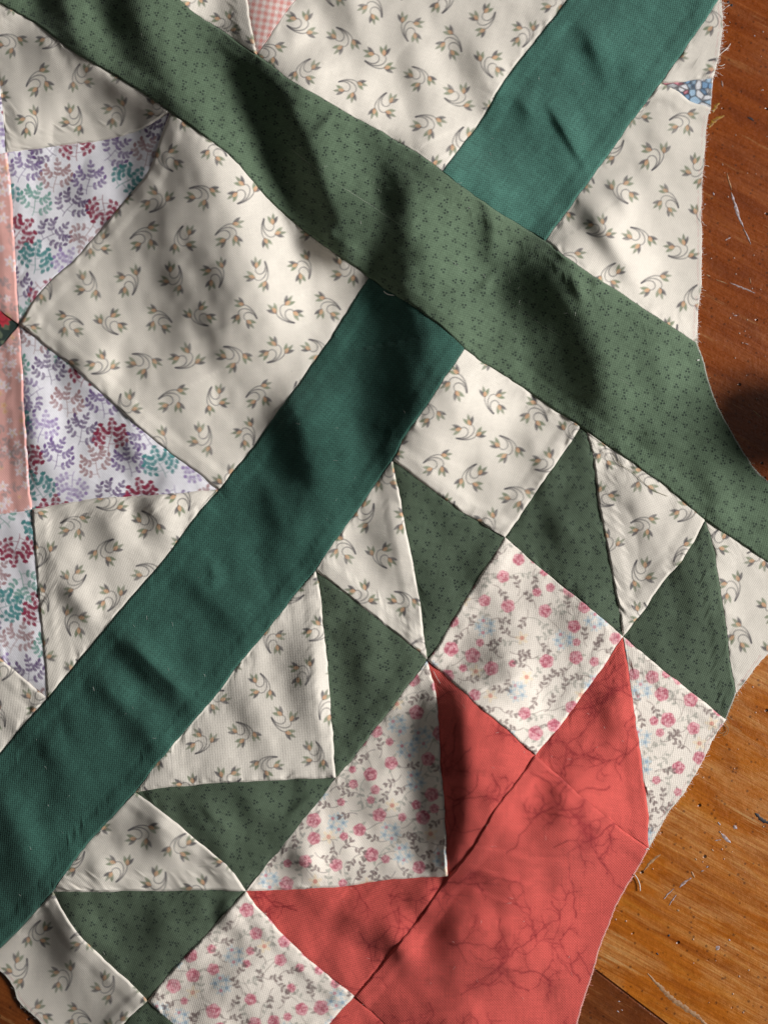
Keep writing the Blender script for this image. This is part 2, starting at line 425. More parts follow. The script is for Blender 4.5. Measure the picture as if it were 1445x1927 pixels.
FOLDS = [
    # the long fold across the green strip and down the large cream square
    ([(245, -70), (275, 20), (300, 95), (330, 165), (362, 240), (408, 345), (440, 435), (480, 590), (510, 650), (545, 725)],
     [9, 9, 9, 9.5, 10.5, 11, 11, 10.5, 9, 6], [60, 60, 64, 82, 120, 148, 152, 140, 120, 85], 82, 0, .12),
    ([(110, -60), (130, 10), (160, 80), (215, 155), (260, 225)], 5.0, 34, 52, 0, .3),
    # folds crossing the green strip
    ([(405, -30), (440, 25), (505, 118), (562, 205), (598, 285), (625, 360), (655, 440), (690, 530)], [5, 7, 8.5, 9.5, 10, 10, 9.5, 6], [66, 66, 66, 64, 60, 58, 58, 58], 100, .12, .08),
    ([(715, 210), (762, 290), (782, 345), (784, 405), (776, 475), (784, 550), (815, 630), (812, 710), (788, 795), (752, 870), (710, 945), (670, 1020)],
     [4, 7, 9, 9.5, 9, 8.5, 10, 10.5, 10.5, 9.5, 7, 4], [54, 56, 58, 58, 60, 72, 86, 88, 84, 76, 66, 56], 105, .12, .18),
    # the strip itself arches: its lower-left half turns from the light
    ([(470, 60), (600, 165), (720, 240), (850, 330), (980, 420), (1090, 500)], [3, 5, 5.5, 5, 4, 2.5], [120, 125, 125, 120, 110, 90], 70, .12, .2),
    # pressed creases
    ([(640, 200), (615, 228), (584, 262)], 0.9, 9, 11, .3, .3), ([(628, 415), (620, 440), (612, 466)], 1.0, 9, 12, .3, .3),
    ([(944, 496), (915, 532), (884, 568)], 0.8, 8, 11, .3, .3), ([(1060, 505), (1085, 540), (1100, 580)], 1.2, 10, 16, .3, .3),
    ([(1112, 510), (1122, 530), (1126, 552)], 1.0, 9, 12, .3, .3), ([(1040, 455), (1060, 480), (1075, 500)], .9, 9, 12, .3, .3),
    ([(230, 1190), (300, 1260), (370, 1325)], 1.2, 11, 16, .2, .2),
    ([(390, 1040), (405, 1085), (400, 1120)], .9, 10, 14, .3, .3),
    ([(600, 1490), (560, 1520), (530, 1560)], .8, 9, 12, .3, .3), ([(370, 1500), (400, 1535), (440, 1565)], .9, 9, 12, .3, .3),
    ([(890, 330), (925, 395), (930, 460), (915, 520)], 2.4, 20, 40, .3, .3),
    ([(985, 400), (1030, 470), (1078, 538), (1110, 600), (1140, 665), (1150, 745), (1145, 815), (1150, 890)], [3, 7, 9.5, 10, 9.5, 9, 8, 4], 82, 120, .15, .25),
    ([(1215, 540), (1285, 670), (1330, 790), (1385, 900)], 5.5, 60, 70, .2, .25),
    ([(1180, 560), (1230, 640), (1255, 740), (1250, 820)], 3.6, 36, 60, .2, .3),
    ([(1315, 820), (1345, 890), (1352, 960), (1340, 1010)], 3.6, 30, 44, .25, .3),
    ([(1205, 760), (1240, 830), (1250, 890)], 1.6, 34, 50, .3, .3),
    # cream above the strip
    ([(620, -60), (668, 20), (690, 100), (695, 190), (690, 260)], 2.8, 44, 70, 0, .3),
    ([(735, -30), (775, 60), (800, 150), (810, 240), (800, 310)], 2.8, 42, 62, .25, .3),
    ([(850, -20), (890, 70), (915, 160), (915, 250)], 2.4, 38, 50, .3, .3),
    ([(560, 90), (610, 130), (625, 170)], 2.0, 24, 40, .3, .3),
    ([(540, 10), (560, 60), (555, 110)], 1.6, 22, 30, .3, .3),
    # upper teal strip
    ([(1075, 10), (1110, 70), (1140, 130), (1150, 180)], 1.5, 20, 44, .3, .3),
    ([(1018, 170), (1050, 225), (1082, 280), (1108, 325)], 1.3, 10, 26, .25, .2),
    ([(960, 160), (1000, 210), (1010, 250)], 1.4, 18, 34, .3, .3),
    ([(1180, 60), (1200, 130), (1190, 200)], 1.4, 30, 50, .3, .3),
    ([(890, 300), (930, 340), (960, 390)], 1.2, 24, 40, .3, .3),
    # right cream
    ([(1080, 345), (1118, 395), (1162, 465), (1205, 535), (1230, 590)], 4.2, 28, 48, .2, .25),
    ([(1130, 320), (1170, 370), (1190, 430)], 1.8, 16, 30, .3, .3),
    ([(1200, 210), (1260, 270), (1290, 330)], 1.8, 26, 50, .3, .3),
    ([(1300, 110), (1325, 140), (1330, 175)], 1.0, 20, 20, .3, .3),
    # lower teal strip
    ([(540, 690), (562, 765), (592, 850), (622, 930), (645, 1010)], 7.0, 54, 90, .2, .25),
    ([(470, 860), (520, 930), (545, 1010), (540, 1080)], 3.0, 34, 70, .3, .3),
    ([(190, 1150), (250, 1225), (330, 1300), (400, 1360)], 2.6, 24, 34, .2, .2),
    ([(150, 1240), (220, 1310), (290, 1390), (330, 1450)], 2.0, 26, 34, .2, .2),
    ([(330, 1040), (390, 1110), (450, 1170), (490, 1230)], 2.0, 30, 50, .2, .2),
    ([(60, 1330), (110, 1420), (140, 1520), (150, 1600)], 2.2, 44, 60, .2, .2),
    ([(-20, 1450), (30, 1540), (50, 1640), (50, 1720)], 2.0, 40, 50, .2, .2),
    # left side
    ([(40, 30), (100, 90), (130, 170), (140, 240)], 3.0, 44, 60, .2, .3),
    ([(200, 110), (240, 170), (250, 230)], 2.0, 34, 40, .3, .3),
    ([(20, 180), (40, 240), (45, 300)], 1.2, 24, 30, .3, .3),
    ([(120, 300), (170, 360), (190, 420)], 1.8, 40, 50, .3, .3),
    ([(80, 540), (150, 640), (230, 720)], 2.2, 60, 70, .2, .2),
    ([(20, 620), (60, 720), (70, 840), (80, 930)], 1.6, 26, 40, .2, .2),
    ([(200, 790), (260, 850), (280, 910)], 1.6, 26, 34, .3, .3),
    ([(270, 920), (305, 975), (300, 1040)], 3.2, 26, 34, .2, .3),
    ([(190, 950), (220, 1010), (235, 1070)], 1.8, 24, 40, .2, .3),
    ([(110, 1080), (165, 1150), (190, 1200)], 2.4, 24, 34, .2, .3),
    ([(80, 990), (110, 1060), (100, 1130)], 1.8, 20, 40, .3, .3),
    # block of squares
    ([(830, 690), (870, 760), (890, 850)], 3.0, 44, 70, .25, .3),
    ([(980, 760), (1010, 830), (1000, 900)], 1.5, 36, 50, .3, .3),
    ([(700, 940), (740, 1020), (750, 1120)], 2.2, 44, 40, .25, .3),
    ([(900, 1000), (925, 1060), (900, 1140)], 2.0, 40, 50, .25, .3),
    ([(1140, 860), (1190, 950), (1200, 1050)], 2.0, 40, 60, .25, .3),
    ([(1040, 930), (1085, 1010), (1105, 1090)], 1.6, 40, 50, .25, .3),
    ([(1300, 1010), (1320, 1100), (1310, 1200)], 1.6, 44, 40, .25, .3),
    ([(900, 1180), (950, 1240), (990, 1330)], 1.8, 50, 70, .25, .3),
    ([(1060, 1110), (1100, 1180), (1090, 1260)], 1.8, 40, 50, .25, .3),
    ([(1130, 1270), (1165, 1360), (1170, 1450)], 2.0, 46, 40, .25, .3),
    ([(1230, 1290), (1260, 1360), (1250, 1440)], 1.2, 34, 40, .25, .3),
    # fold through the red petal, shading the floral triangle
    ([(845, 1240), (872, 1310), (890, 1400), (893, 1500), (884, 1590), (862, 1660), (830, 1730)], 10.0, 70, 130, .15, .25),
    ([(1050, 1440), (1085, 1520), (1100, 1610), (1090, 1700)], 7.0, 68, 90, .25, .3),
    ([(830, 1660), (868, 1740), (880, 1810), (870, 1890)], 3.6, 52, 90, .25, .3),
    ([(700, 1700), (750, 1770), (800, 1850)], 2.6, 30, 34, .25, .3),
    ([(960, 1720), (1000, 1800), (1010, 1890)], 2.0, 50, 70, .25, .3),
    ([(640, 1690), (690, 1740), (700, 1790)], 1.8, 34, 40, .3, .3),
    ([(780, 1640), (800, 1690), (790, 1740)], 1.8, 30, 30, .3, .3),
    # lower left
    ([(560, 1130), (585, 1220), (590, 1320), (580, 1420)], 3.4, 40, 34, .25, .25),
    ([(640, 1160), (690, 1230), (700, 1310)], 2.0, 40, 50, .25, .3),
    ([(450, 1270), (490, 1350), (500, 1430)], 1.6, 44, 50, .25, .3),
    ([(680, 1420), (720, 1500), (730, 1590)], 2.4, 50, 60, .25, .3),
    ([(540, 1580), (580, 1620), (600, 1670)], 2.4, 30, 40, .3, .3),
    ([(330, 1490), (400, 1560), (440, 1620)], 2.4, 26, 40, .25, .3),
    ([(440, 1480), (500, 1540), (530, 1590)], 1.6, 24, 36, .25, .3),
    ([(260, 1490), (300, 1560), (360, 1640)], 2.8, 34, 44, .25, .3),
    ([(150, 1600), (190, 1640), (200, 1680)], 1.8, 22, 34, .3, .3),
    ([(270, 1690), (330, 1760), (350, 1830)], 1.6, 40, 40, .25, .3),
    ([(90, 1690), (140, 1780), (150, 1870)], 3.0, 42, 50, .25, .3),
    ([(410, 1690), (430, 1720), (420, 1760)], 2.0, 22, 24, .3, .3),
    ([(420, 1790), (470, 1850), (480, 1930)], 1.8, 50, 60, .25, .3),
]
for f_ in FOLDS:
    fold(*f_)
HGT *= 1.5
# slack between the folds: long soft undulation leaning like the folds, then finer creases
ca, sa = math.cos(math.radians(20)), math.sin(math.radians(20))
fx, fy = gx * ca - gy * sa, gx * sa + gy * ca
HGT += 9.0 * smooth(-250, 420, gx) * smooth(1000, 1500, gy)
HGT += 2.2 * fbm(fx / 170, fy / 330, 11, 3) + 1.5 * fbm(fx / 75, fy / 120, 23, 2) + 0.45 * fbm(gx / 32, gy / 40, 37, 2)
# creases: sharp valleys where the cloth was folded, coming and going
HGT += 2.2 * np.abs(fbm(fx / 120 + 9, fy / 210 + 4, 61, 2)) * smooth(-.05, .35, fbm(gx / 190, gy / 190, 67, 2))
HGT -= HGT.min() * 0.4
HGT = np.maximum(HGT, 0.0) + 2.0
# the raw edges lie down on the table
dfree = np.full(gx.shape, 1e9)
for k in FREE:
    if k in ('flapF', 't1Z', 't2Rt'):
        continue
    dfree = np.minimum(dfree, poly_dist(resample(EC[k], 14), gx, gy)[0])
kk = smooth(0, 200, dfree)
HGT = HGT * (0.25 + 0.75 * kk) * (1 - 0.45 * np.exp(-dfree / 30)) + 0.5


def cubic_weights(t):
    return [(1 - t) ** 3 / 6, (3 * t ** 3 - 6 * t ** 2 + 4) / 6, (-3 * t ** 3 + 3 * t ** 2 + 3 * t + 1) / 6, t ** 3 / 6]


def drape(p):
    """height of the cloth in millimetres at ruler positions"""
    x, y = (p[:, 0] - GX[0]) / GS, (p[:, 1] - GY[0]) / GS
    i, j = np.clip(np.floor(x).astype(int), 1, len(GX) - 3), np.clip(np.floor(y).astype(int), 1, len(GY) - 3)
    wx, wy = cubic_weights(x - i), cubic_weights(y - j)
    s = 0
    for a in range(4):
        r = 0
        for b in range(4):
            r = r + wx[b] * HGT[j + a - 1, i + b - 1]
        s = s + wy[a] * r
    return s


# ------------------------------------------------------------------ printed dyes (evaluated at the mesh points)
class Print:
    def __init__(self, p, base, ang, seed):
        c, s = math.cos(math.radians(ang)), math.sin(math.radians(ang))
        self.x, self.y = p[:, 0] * c + p[:, 1] * s, -p[:, 0] * s + p[:, 1] * c
        self.c = np.tile(np.asarray(base, float), (len(p), 1))
        self.r = np.random.RandomState(seed)
        self.box = (self.x.min(), self.x.max(), self.y.min(), self.y.max())
        o = np.argsort(self.x)
        self.o, self.xs = o, self.x[o]
        # uneven take-up of the ink
        self.fade = np.clip(.93 + .30 * value_noise(self.x / 5, self.y / 5, seed + 3) + .22 * value_noise(self.x / 45, self.y / 45, seed + 5), .4, 1)

    def near(self, cx, cy, R):
        a, b = np.searchsorted(self.xs, [cx - R, cx + R])
        idx = self.o[a:b]
        return idx[np.abs(self.y[idx] - cy) < R]

    def lay(self, idx, cov, col):
        cov = (cov * self.fade[idx])[:, None]
        self.c[idx] = self.c[idx] * (1 - cov) + np.asarray(col) * cov


AA = 0.95


def cov(d, aa=AA):
    return np.clip(0.5 - d / (2 * aa), 0, 1)


def leaf_d(x, y, p0, p1, wd, peak=0.45):
    dx, dy = p1[0] - p0[0], p1[1] - p0[1]
    L = math.hypot(dx, dy)
    ux, uy = dx / L, dy / L
    t = ((x - p0[0]) * ux + (y - p0[1]) * uy) / L
    n = np.abs(-(x - p0[0]) * uy + (y - p0[1]) * ux)
    tc = np.clip(t, 0, 1)
    q = np.where(tc < peak, tc / peak, (1 - tc) / (1 - peak))
    hw = wd * np.sin(q * math.pi / 2) ** 0.8
    return np.maximum(n - hw, np.maximum(-t, t - 1) * L)


def line_d(x, y, pts, hw, hw2=None):
    best = np.full(x.shape, 1e9)
    n = len(pts) - 1
    for i in range(n):
        a, b = pts[i], pts[i + 1]
        dx, dy = b[0] - a[0], b[1] - a[1]
        t = np.clip(((x - a[0]) * dx + (y - a[1]) * dy) / max(dx * dx + dy * dy, 1e-9), 0, 1)
        w_ = hw if hw2 is None else hw + (hw2 - hw) * (i + t) / n
        best = np.minimum(best, np.hypot(x - a[0] - t * dx, y - a[1] - t * dy) - w_)
    return best


def bez(p0, p1, p2, p3, n=9):
    t = np.linspace(0, 1, n)[:, None]
    p0, p1, p2, p3 = map(np.array, (p0, p1, p2, p3))
    return (1 - t) ** 3 * p0 + 3 * (1 - t) ** 2 * t * p1 + 3 * (1 - t) * t * t * p2 + t ** 3 * p3


def local(P, cx, cy, R, ang, mir=1, sc=1.0):
    idx = P.near(cx, cy, R)
    x, y = P.x[idx] - cx, P.y[idx] - cy
    c, s = math.cos(ang), math.sin(ang)
    return idx, (x * c + y * s) / sc * mir, (-x * s + y * c) / sc


INK, SAGE, PEACH = lin(62, 60, 68), lin(108, 122, 92), lin(228, 178, 142)
SPRIG_STEMS = [bez((26, 2), (20, -12), (2, -26), (-8, -21)), bez((26, 2), (14, -22), (-20, -18), (-14, 1)), bez((25, 1), (4, -22), (-13, 4), (6, 11))]
SPRIG_BUDS = [((-5, -22), 196), ((-12, 0), 116), ((5, 9), 36)]


def bud(P, idx, x, y, p, ang):
    for da, L, wd, col, al in ((-30, 21, 3.7, SAGE, .85), (3, 24, 3.3, SAGE * .75, .8), (30, 20, 3.5, INK, .85)):
        a = math.radians(ang + da)
        q = (p[0] + L * math.cos(a), p[1] + L * math.sin(a))
        P.lay(idx, cov(leaf_d(x, y, p, q, wd, .5), 1.3) * al, col)
    a = math.radians(ang - 8)
    P.lay(idx, cov(leaf_d(x, y, p, (p[0] + 13 * math.cos(a), p[1] + 13 * math.sin(a)), 3.7, .5)) * .7, PEACH)


def print_sprig(P, u0, v0):
    x0, x1, y0, y1 = P.box
    ax, ay, bx, by = 81.0, 6.0, -37.0, 74.0
    for i in range(-60, 60):
        for j in range(-60, 60):
            cx, cy = u0 + i * ax + j * bx, v0 + i * ay + j * by
            if not (x0 - 40 < cx < x1 + 40 and y0 - 40 < cy < y1 + 40):
                continue
            cx += P.r.uniform(-4, 4)
            cy += P.r.uniform(-4, 4)
            kind = (i * 2 + j * 3) % 4
            ang = math.radians((8, 130, -105, 60)[kind] + P.r.uniform(-16, 16))
            idx, x, y = local(P, cx, cy, 52, ang, (1, -1, 1, -1)[(i + j) % 4], P.r.uniform(.88, .98))
            if len(idx) == 0:
                continue
            for (p, a) in SPRIG_BUDS:
                bud(P, idx, x, y, p, a)
            for s_ in SPRIG_STEMS:
                P.lay(idx, cov(line_d(x, y, s_, 1.25, .75), 1.2) * .85, INK)


def print_dots(P):
    x0, x1, y0, y1 = P.box
    col = lin(8, 16, 26)
    sp = 22.5
    for i in range(int((x1 - x0) / sp) + 3):
        for j in range(int((y1 - y0) / (sp * .87)) + 3):
            cx = x0 + (i + .5 * (j % 2)) * sp + P.r.uniform(-6, 6)
            cy = y0 + j * sp * .87 + P.r.uniform(-6, 6)
            idx = P.near(cx, cy, 10)
            if len(idx) == 0:
                continue
            a0 = P.r.uniform(-.5, .5) + (j % 2) * math.pi
            for k in range(3):
                a = a0 + k * 2.094
                d = np.hypot(P.x[idx] - cx - 3.3 * math.cos(a), P.y[idx] - cy - 3.3 * math.sin(a)) - 1.7
                P.lay(idx, cov(d) * .95, col)


def branch(P, cx, cy, ang, kind, col, size):
    idx, x, y = local(P, cx, cy, 62, ang, P.r.choice([-1, 1]), size)
    if len(idx) == 0:
        return
    stem = bez((0, 32), (6, 14), (-7, -8), (3, -34), 14)
    twigs = [stem]
    for t, sgn, L in ((2, 1, 36), (4, -1, 38), (7, 1, 30), (9, -1, 24)):
        b0 = stem[t]
        e = b0 + np.array([sgn * L * .88, -L * .55])
        twigs.append(bez(b0, b0 + [sgn * L * .45, 0], e + [0, L * .28], e, 9))
    for k, tw in enumerate(twigs):
        P.lay(idx, cov(line_d(x, y, tw, .95 if k == 0 else .75)) * .75, col)
    for k, tw in enumerate(twigs):
        n = len(tw)
        nodes = range(2 if k else 8, n, 2)
        for q in list(nodes) + [n - 1]:
            b = tw[q]
            d = tw[min(q + 1, n - 1)] - tw[min(q + 1, n - 1) - 1]
            a = math.atan2(d[1], d[0])
            if kind == 'leaf':
                for da in ((0,) if q == n - 1 else (-.85, .85)):
                    L = 12.5 if q == n - 1 else 11
                    P.lay(idx, cov(leaf_d(x, y, b, (b[0] + L * math.cos(a + da), b[1] + L * math.sin(a + da)), 3.5, .55)) * .85, col)
            elif kind == 'dot':
                for da in ((0,) if q == n - 1 else (-1.2, 1.2)):
                    c = (b[0] + 5.5 * math.cos(a + da), b[1] + 5.5 * math.sin(a + da))
                    P.lay(idx, cov(np.hypot(x - c[0], y - c[1]) - 4.0) * .75, col)
            else:
                for da in ((0,) if q == n - 1 else (-1.0, 1.0)):
                    c = (b[0] + 3 * math.cos(a + da), b[1] + 3 * math.sin(a + da))
                    for db in (-.62, 0, .62):
                        P.lay(idx, cov(leaf_d(x, y, c, (c[0] + 9 * math.cos(a + da + db), c[1] + 9 * math.sin(a + da + db)), 3.0, .65)) * .88, col)


LEAFKIND = [('leaf', lin(92, 66, 112)), ('heart', lin(70, 134, 136)), ('leaf', lin(160, 122, 124)), ('heart', lin(142, 42, 70)),
            ('dot', lin(146, 120, 176)), ('leaf', lin(98, 152, 140)), ('leaf', lin(112, 84, 140))]


def print_leaves(P):
    x0, x1, y0, y1 = P.box
    sp, n = 65.0, 0
    for j in range(int((y1 - y0) / (sp * .84)) + 3):
        for i in range(int((x1 - x0) / sp) + 3):
            cx = x0 + (i + .5 * (j % 2)) * sp + P.r.uniform(-7, 7)
            cy = y0 + (j - .5) * sp * .84 + P.r.uniform(-7, 7)
            k = (i * 3 + j * 2 + int(P.r.rand() < .25)) % 7
            branch(P, cx, cy, P.r.uniform(-1.0, 1.0) + (math.pi if P.r.rand() < .2 else 0), LEAFKIND[k][0], LEAFKIND[k][1], .84)


def rose(P, cx, cy, R):
    ph = P.r.uniform(0, 6.28)
    idx, x, y = local(P, cx, cy, R * 2.4, ph)
    if len(idx) == 0:
        return
    for k in range(4):
        a = 1.57 * k + P.r.uniform(-.5, .5)
        if P.r.rand() < .35:
            continue
        b = (R * .7 * math.cos(a), R * .7 * math.sin(a))
        P.lay(idx, cov(leaf_d(x, y, b, (R * 1.75 * math.cos(a + .3), R * 1.75 * math.sin(a + .3)), R * .22)) * .65, lin(112, 96, 92) if k % 2 else lin(158, 160, 144))
    r, th = np.hypot(x, y), np.arctan2(y, x)
    nz = value_noise(x / (R * .28) + cx, y / (R * .28) + cy, 77)
    lob = R * (.97 + .13 * np.abs(np.cos(2.5 * th)) + .08 * nz)
    P.lay(idx, cov(r - lob) * .9, lin(210, 134, 146))
    P.lay(idx, cov(r - lob * .93) * smooth(.02, .25, nz) * .75, lin(236, 184, 190))
    P.lay(idx, cov(r - lob * .95) * smooth(.02, .22, -nz) * .6, lin(176, 74, 98))
    P.lay(idx, cov(np.abs(r - R * .5 - .12 * R * np.cos(3 * th + ph)) - R * .07) * .55, lin(168, 66, 92))


def tiny_flower(P, cx, cy, R, petal, eye):
    ph = P.r.uniform(0, 6.28)
    idx, x, y = local(P, cx, cy, R * 1.6, ph)
    if len(idx) == 0:
        return
    r, th = np.hypot(x, y), np.arctan2(y, x)
    P.lay(idx, cov(r - R * (.75 + .3 * np.cos(5 * th))) * .8, petal)
    P.lay(idx, cov(r - R * .33) * .9, eye)


def twig(P, cx, cy, ang, L, col, n=5):
    idx, x, y = local(P, cx, cy, L * 1.2, ang, P.r.choice([-1, 1]))
    if len(idx) == 0:
        return
    st = bez((-L * .5, L * .25), (-L * .1, L * .3), (L * .15, L * .1), (L * .38, -L * .22), 9)
    P.lay(idx, cov(line_d(x, y, st, .75)) * .75, col)
    for k in range(n):
        q = 8 - 2 * (k // 2) if k else 8
        b = st[max(q, 1)]
        d = st[8] - st[7] if q == 8 else st[q + 1] - st[q]
        a = math.atan2(d[1], d[0]) + (0 if k == 0 else (.95 if k % 2 else -.95))
        l_ = P.r.uniform(8.5, 11)
        P.lay(idx, cov(leaf_d(x, y, b, (b[0] + l_ * math.cos(a), b[1] + l_ * math.sin(a)), 2.5, .6)) * .85, col)


def print_floral(P):
    x0, x1, y0, y1 = P.box
    brown, grey = lin(120, 102, 100), lin(170, 168, 158)
    roses, placed = [], []

    def spot(rad, tries=60):
        for _ in range(tries):
            c = (P.r.uniform(x0 - 10, x1 + 10), P.r.uniform(y0 - 10, y1 + 10))
            if all(math.hypot(c[0] - q[0], c[1] - q[1]) > rad + q[2] for q in placed):
                placed.append((c[0], c[1], rad))
                return c
        return None
    area = (x1 - x0) * (y1 - y0)
    todo = []
    for kind, rad, dens in (('rose', 17, 4200), ('blue', 15, 10000), ('small', 9, 5500), ('yellow', 10, 11000), ('brown', 10, 2000), ('grey', 10, 1500)):
        for _ in range(int(area / dens) + 1):
            c = spot(rad)
            if c:
                todo.append((kind, c))
    for kind, c in todo:
        if kind == 'grey':
            twig(P, c[0], c[1], P.r.uniform(0, 6.28), 44, grey, 5)
    for kind, c in todo:
        if kind == 'rose':
            a = P.r.uniform(0, 6.28)
            idx, x, y = local(P, c[0], c[1], 48, a)
            if len(idx):
                P.lay(idx, cov(line_d(x, y, bez((0, 0), (14, 16), (30, 4), (42, 14)), .7)) * .7, lin(130, 118, 112))
    for kind, c in todo:
        if kind == 'rose':
            rose(P, c[0], c[1], P.r.uniform(10.5, 13.5))
        elif kind == 'small':
            rose(P, c[0], c[1], P.r.uniform(6.5, 8.5))
        elif kind == 'yellow':
            tiny_flower(P, c[0], c[1], 13, lin(236, 218, 190), lin(212, 146, 132))
        elif kind == 'brown':
            twig(P, c[0], c[1], P.r.uniform(0, 6.28), 30, brown, 5)
        elif kind == 'blue':
            for k in range(5):
                a = k * 1.26 + P.r.uniform(-.3, .3)
                tiny_flower(P, c[0] + 12 * math.cos(a), c[1] + 12 * math.sin(a), 10, lin(194, 206, 210), lin(206, 136, 146) if k % 2 else lin(150, 172, 190))


def print_veins(P):
    x0, x1, y0, y1 = P.box
    dark = lin(132, 40, 44)
    n = fbm(P.x / 55, P.y / 55, P.r.randint(1000), 4)
    P.c *= (1 - .20 * smooth(.05, .55, n))[:, None]
    ntree = int((x1 - x0) * (y1 - y0) / 5800) + 2
    gs = 78.0
    starts = [(x0 + (i + P.r.rand()) * gs, y0 + (j + P.r.rand()) * gs) for i in range(int((x1 - x0) / gs) + 1) for j in range(int((y1 - y0) / gs) + 1)]
    for sx, sy in starts:
        stack = [(sx, sy, P.r.uniform(0, 6.28), P.r.uniform(1.3, 2.5), P.r.randint(9, 24))]
        cnt = 0
        while stack and cnt < 70:
            x, y, a, wd, n_ = stack.pop()
            pts, a_home = [(x, y)], a
            for k in range(n_):
                a += .35 * (a_home - a) + P.r.uniform(-.55, .55)
                a_home += P.r.uniform(-.12, .12)
                x, y = x + 6.5 * math.cos(a), y + 6.5 * math.sin(a)
                pts.append((x, y))
                if P.r.rand() < .30 and wd > .8:
                    stack.append((x, y, a + P.r.choice([-1, 1]) * P.r.uniform(.6, 1.2), wd * .62, max(2, int(n_ * P.r.uniform(.25, .6)))))
            cnt += n_
            pp = np.array(pts)
            c, R = (pp.max(0) + pp.min(0)) / 2, (pp.max(0) - pp.min(0)).max() / 2 + 12
            idx = P.near(c[0], c[1], R)
            if len(idx) == 0:
                continue
            d = line_d(P.x[idx], P.y[idx], pts, wd * .75, .35)
            rough = 1.3 * value_noise(P.x[idx] / 4, P.y[idx] / 4, 5)
            P.lay(idx, np.clip(.5 - (d + rough) / 2.4, 0, 1) * .72, dark)
            P.lay(idx, np.exp(-np.maximum(d, 0) / 5) * .13, dark)


def print_blossom(P):
    white, yel, grey = lin(232, 218, 224), lin(232, 200, 150), lin(170, 150, 150)
    x0, x1, y0, y1 = P.box
    for _ in range(int((x1 - x0) * (y1 - y0) / 300)):
        cx, cy, R = P.r.uniform(x0, x1), P.r.uniform(y0, y1), P.r.uniform(5, 11)
        k = P.r.rand()
        if k < .62:
            idx, x, y = local(P, cx, cy, R * 1.5, P.r.uniform(0, 6))
            if len(idx):
                r, th = np.hypot(x, y), np.arctan2(y, x)
                P.lay(idx, cov(r - R * (.8 + .28 * np.cos(5 * th))) * .85, white)
                P.lay(idx, cov(r - R * .25) * .8, yel)
        elif k < .8:
            tiny_flower(P, cx, cy, R * .6, yel, lin(214, 140, 110))
        else:
            twig(P, cx, cy, P.r.uniform(0, 6), 26, grey, 4)


def print_plaid(P):
    def band(t):
        return .5 + .5 * np.sign(np.sin(t * math.pi / 6.5))
    a, b = band(P.x), band(P.y)
    k = ((a + b) / 2)[:, None]
    P.c = lin(226, 212, 206) * (1 - k) + lin(214, 146, 138) * k
    P.c *= (1 + .10 * np.sin(P.x * 2.2) * np.sin(P.y * 2.2))[:, None]


def print_blue(P):
    r = P.r
    x0, x1, y0, y1 = P.box
    pts = [(r.uniform(x0, x1), r.uniform(y0, y1), r.randint(5)) for _ in range(46)]
    best, sec, who = np.full(P.x.shape, 1e9), np.full(P.x.shape, 1e9), np.zeros(P.x.shape, int)
    for cx, cy, k in pts:
        d = np.hypot(P.x - cx, (P.y - cy) * 1.3)
        sec = np.where(d < best, best, np.minimum(sec, d))
        who = np.where(d < best, k, who)
        best = np.minimum(best, d)
    pal = np.array([lin(228, 228, 232), lin(130, 165, 200), lin(226, 226, 230), lin(168, 196, 220), lin(214, 140, 152)])
    P.c = pal[who]
    idx = np.arange(len(P.x))
    P.lay(idx, cov((sec - best) / 2 - 1.5) * .85, lin(50, 44, 46))


def print_dark(P):
    x0, x1, y0, y1 = P.box
    idx = np.arange(len(P.x))
    n = fbm(P.x / 14, P.y / 14, 3, 3)
    P.lay(idx, smooth(.1, .3, n) * .6, lin(120, 130, 104))
    c = (6, 598)
    a = np.hypot(P.x - c[0], P.y - c[1])
    P.lay(idx, cov(a - 15 - 3 * np.sin(9 * np.arctan2(P.y - c[1], P.x - c[0]))), lin(196, 54, 70))
    P.lay(idx, cov(np.abs(a - 8) - 1.2) * .7, lin(120, 20, 40))


BASE = {'cream': lin(223, 216, 205), 'green': lin(90, 108, 87), 'teal': lin(66, 107, 96), 'leaf': lin(230, 228, 234), 'salmon': lin(224, 170, 162),
        'dark': lin(46, 60, 56), 'plaid': lin(226, 212, 206), 'blue': lin(228, 228, 232), 'floral': lin(232, 223, 212), 'red': lin(200, 86, 79)}
MATS = {
    'cream': cloth_material("cotton_sprig_print", .50, .048, .055, .05),
    'green': cloth_material("cotton_green_dotted", .54, .075, .24, .14),
    'teal': cloth_material("cotton_teal_solid", .58, .10, .36, .20),
    'leaf': cloth_material("cotton_leaf_print", .52, .045, .055, .05),
    'salmon': cloth_material("cotton_blossom_print", .52, .05, .08, .05),
    'dark': cloth_material("cotton_rose_print", .44, .08, .10, .05),
    'plaid': cloth_material("cotton_plaid", .44, .09, .10, .06),
    'blue': cloth_material("cotton_blue_floral", .44, .09, .08, .05),
    'floral': cloth_material("cotton_rosebud_print", .60, .055, .06, .05),
    'red': cloth_material("cotton_red_veined", .58, .085, .19, .07),
}
OFFS = {'C': (20, 10), 'G': (30, 40), 'Rb': (10, 20)}

# ------------------------------------------------------------------ the table (setting): three boards
GRAIN = math.radians(-37.5)         # boards run from upper left to lower right


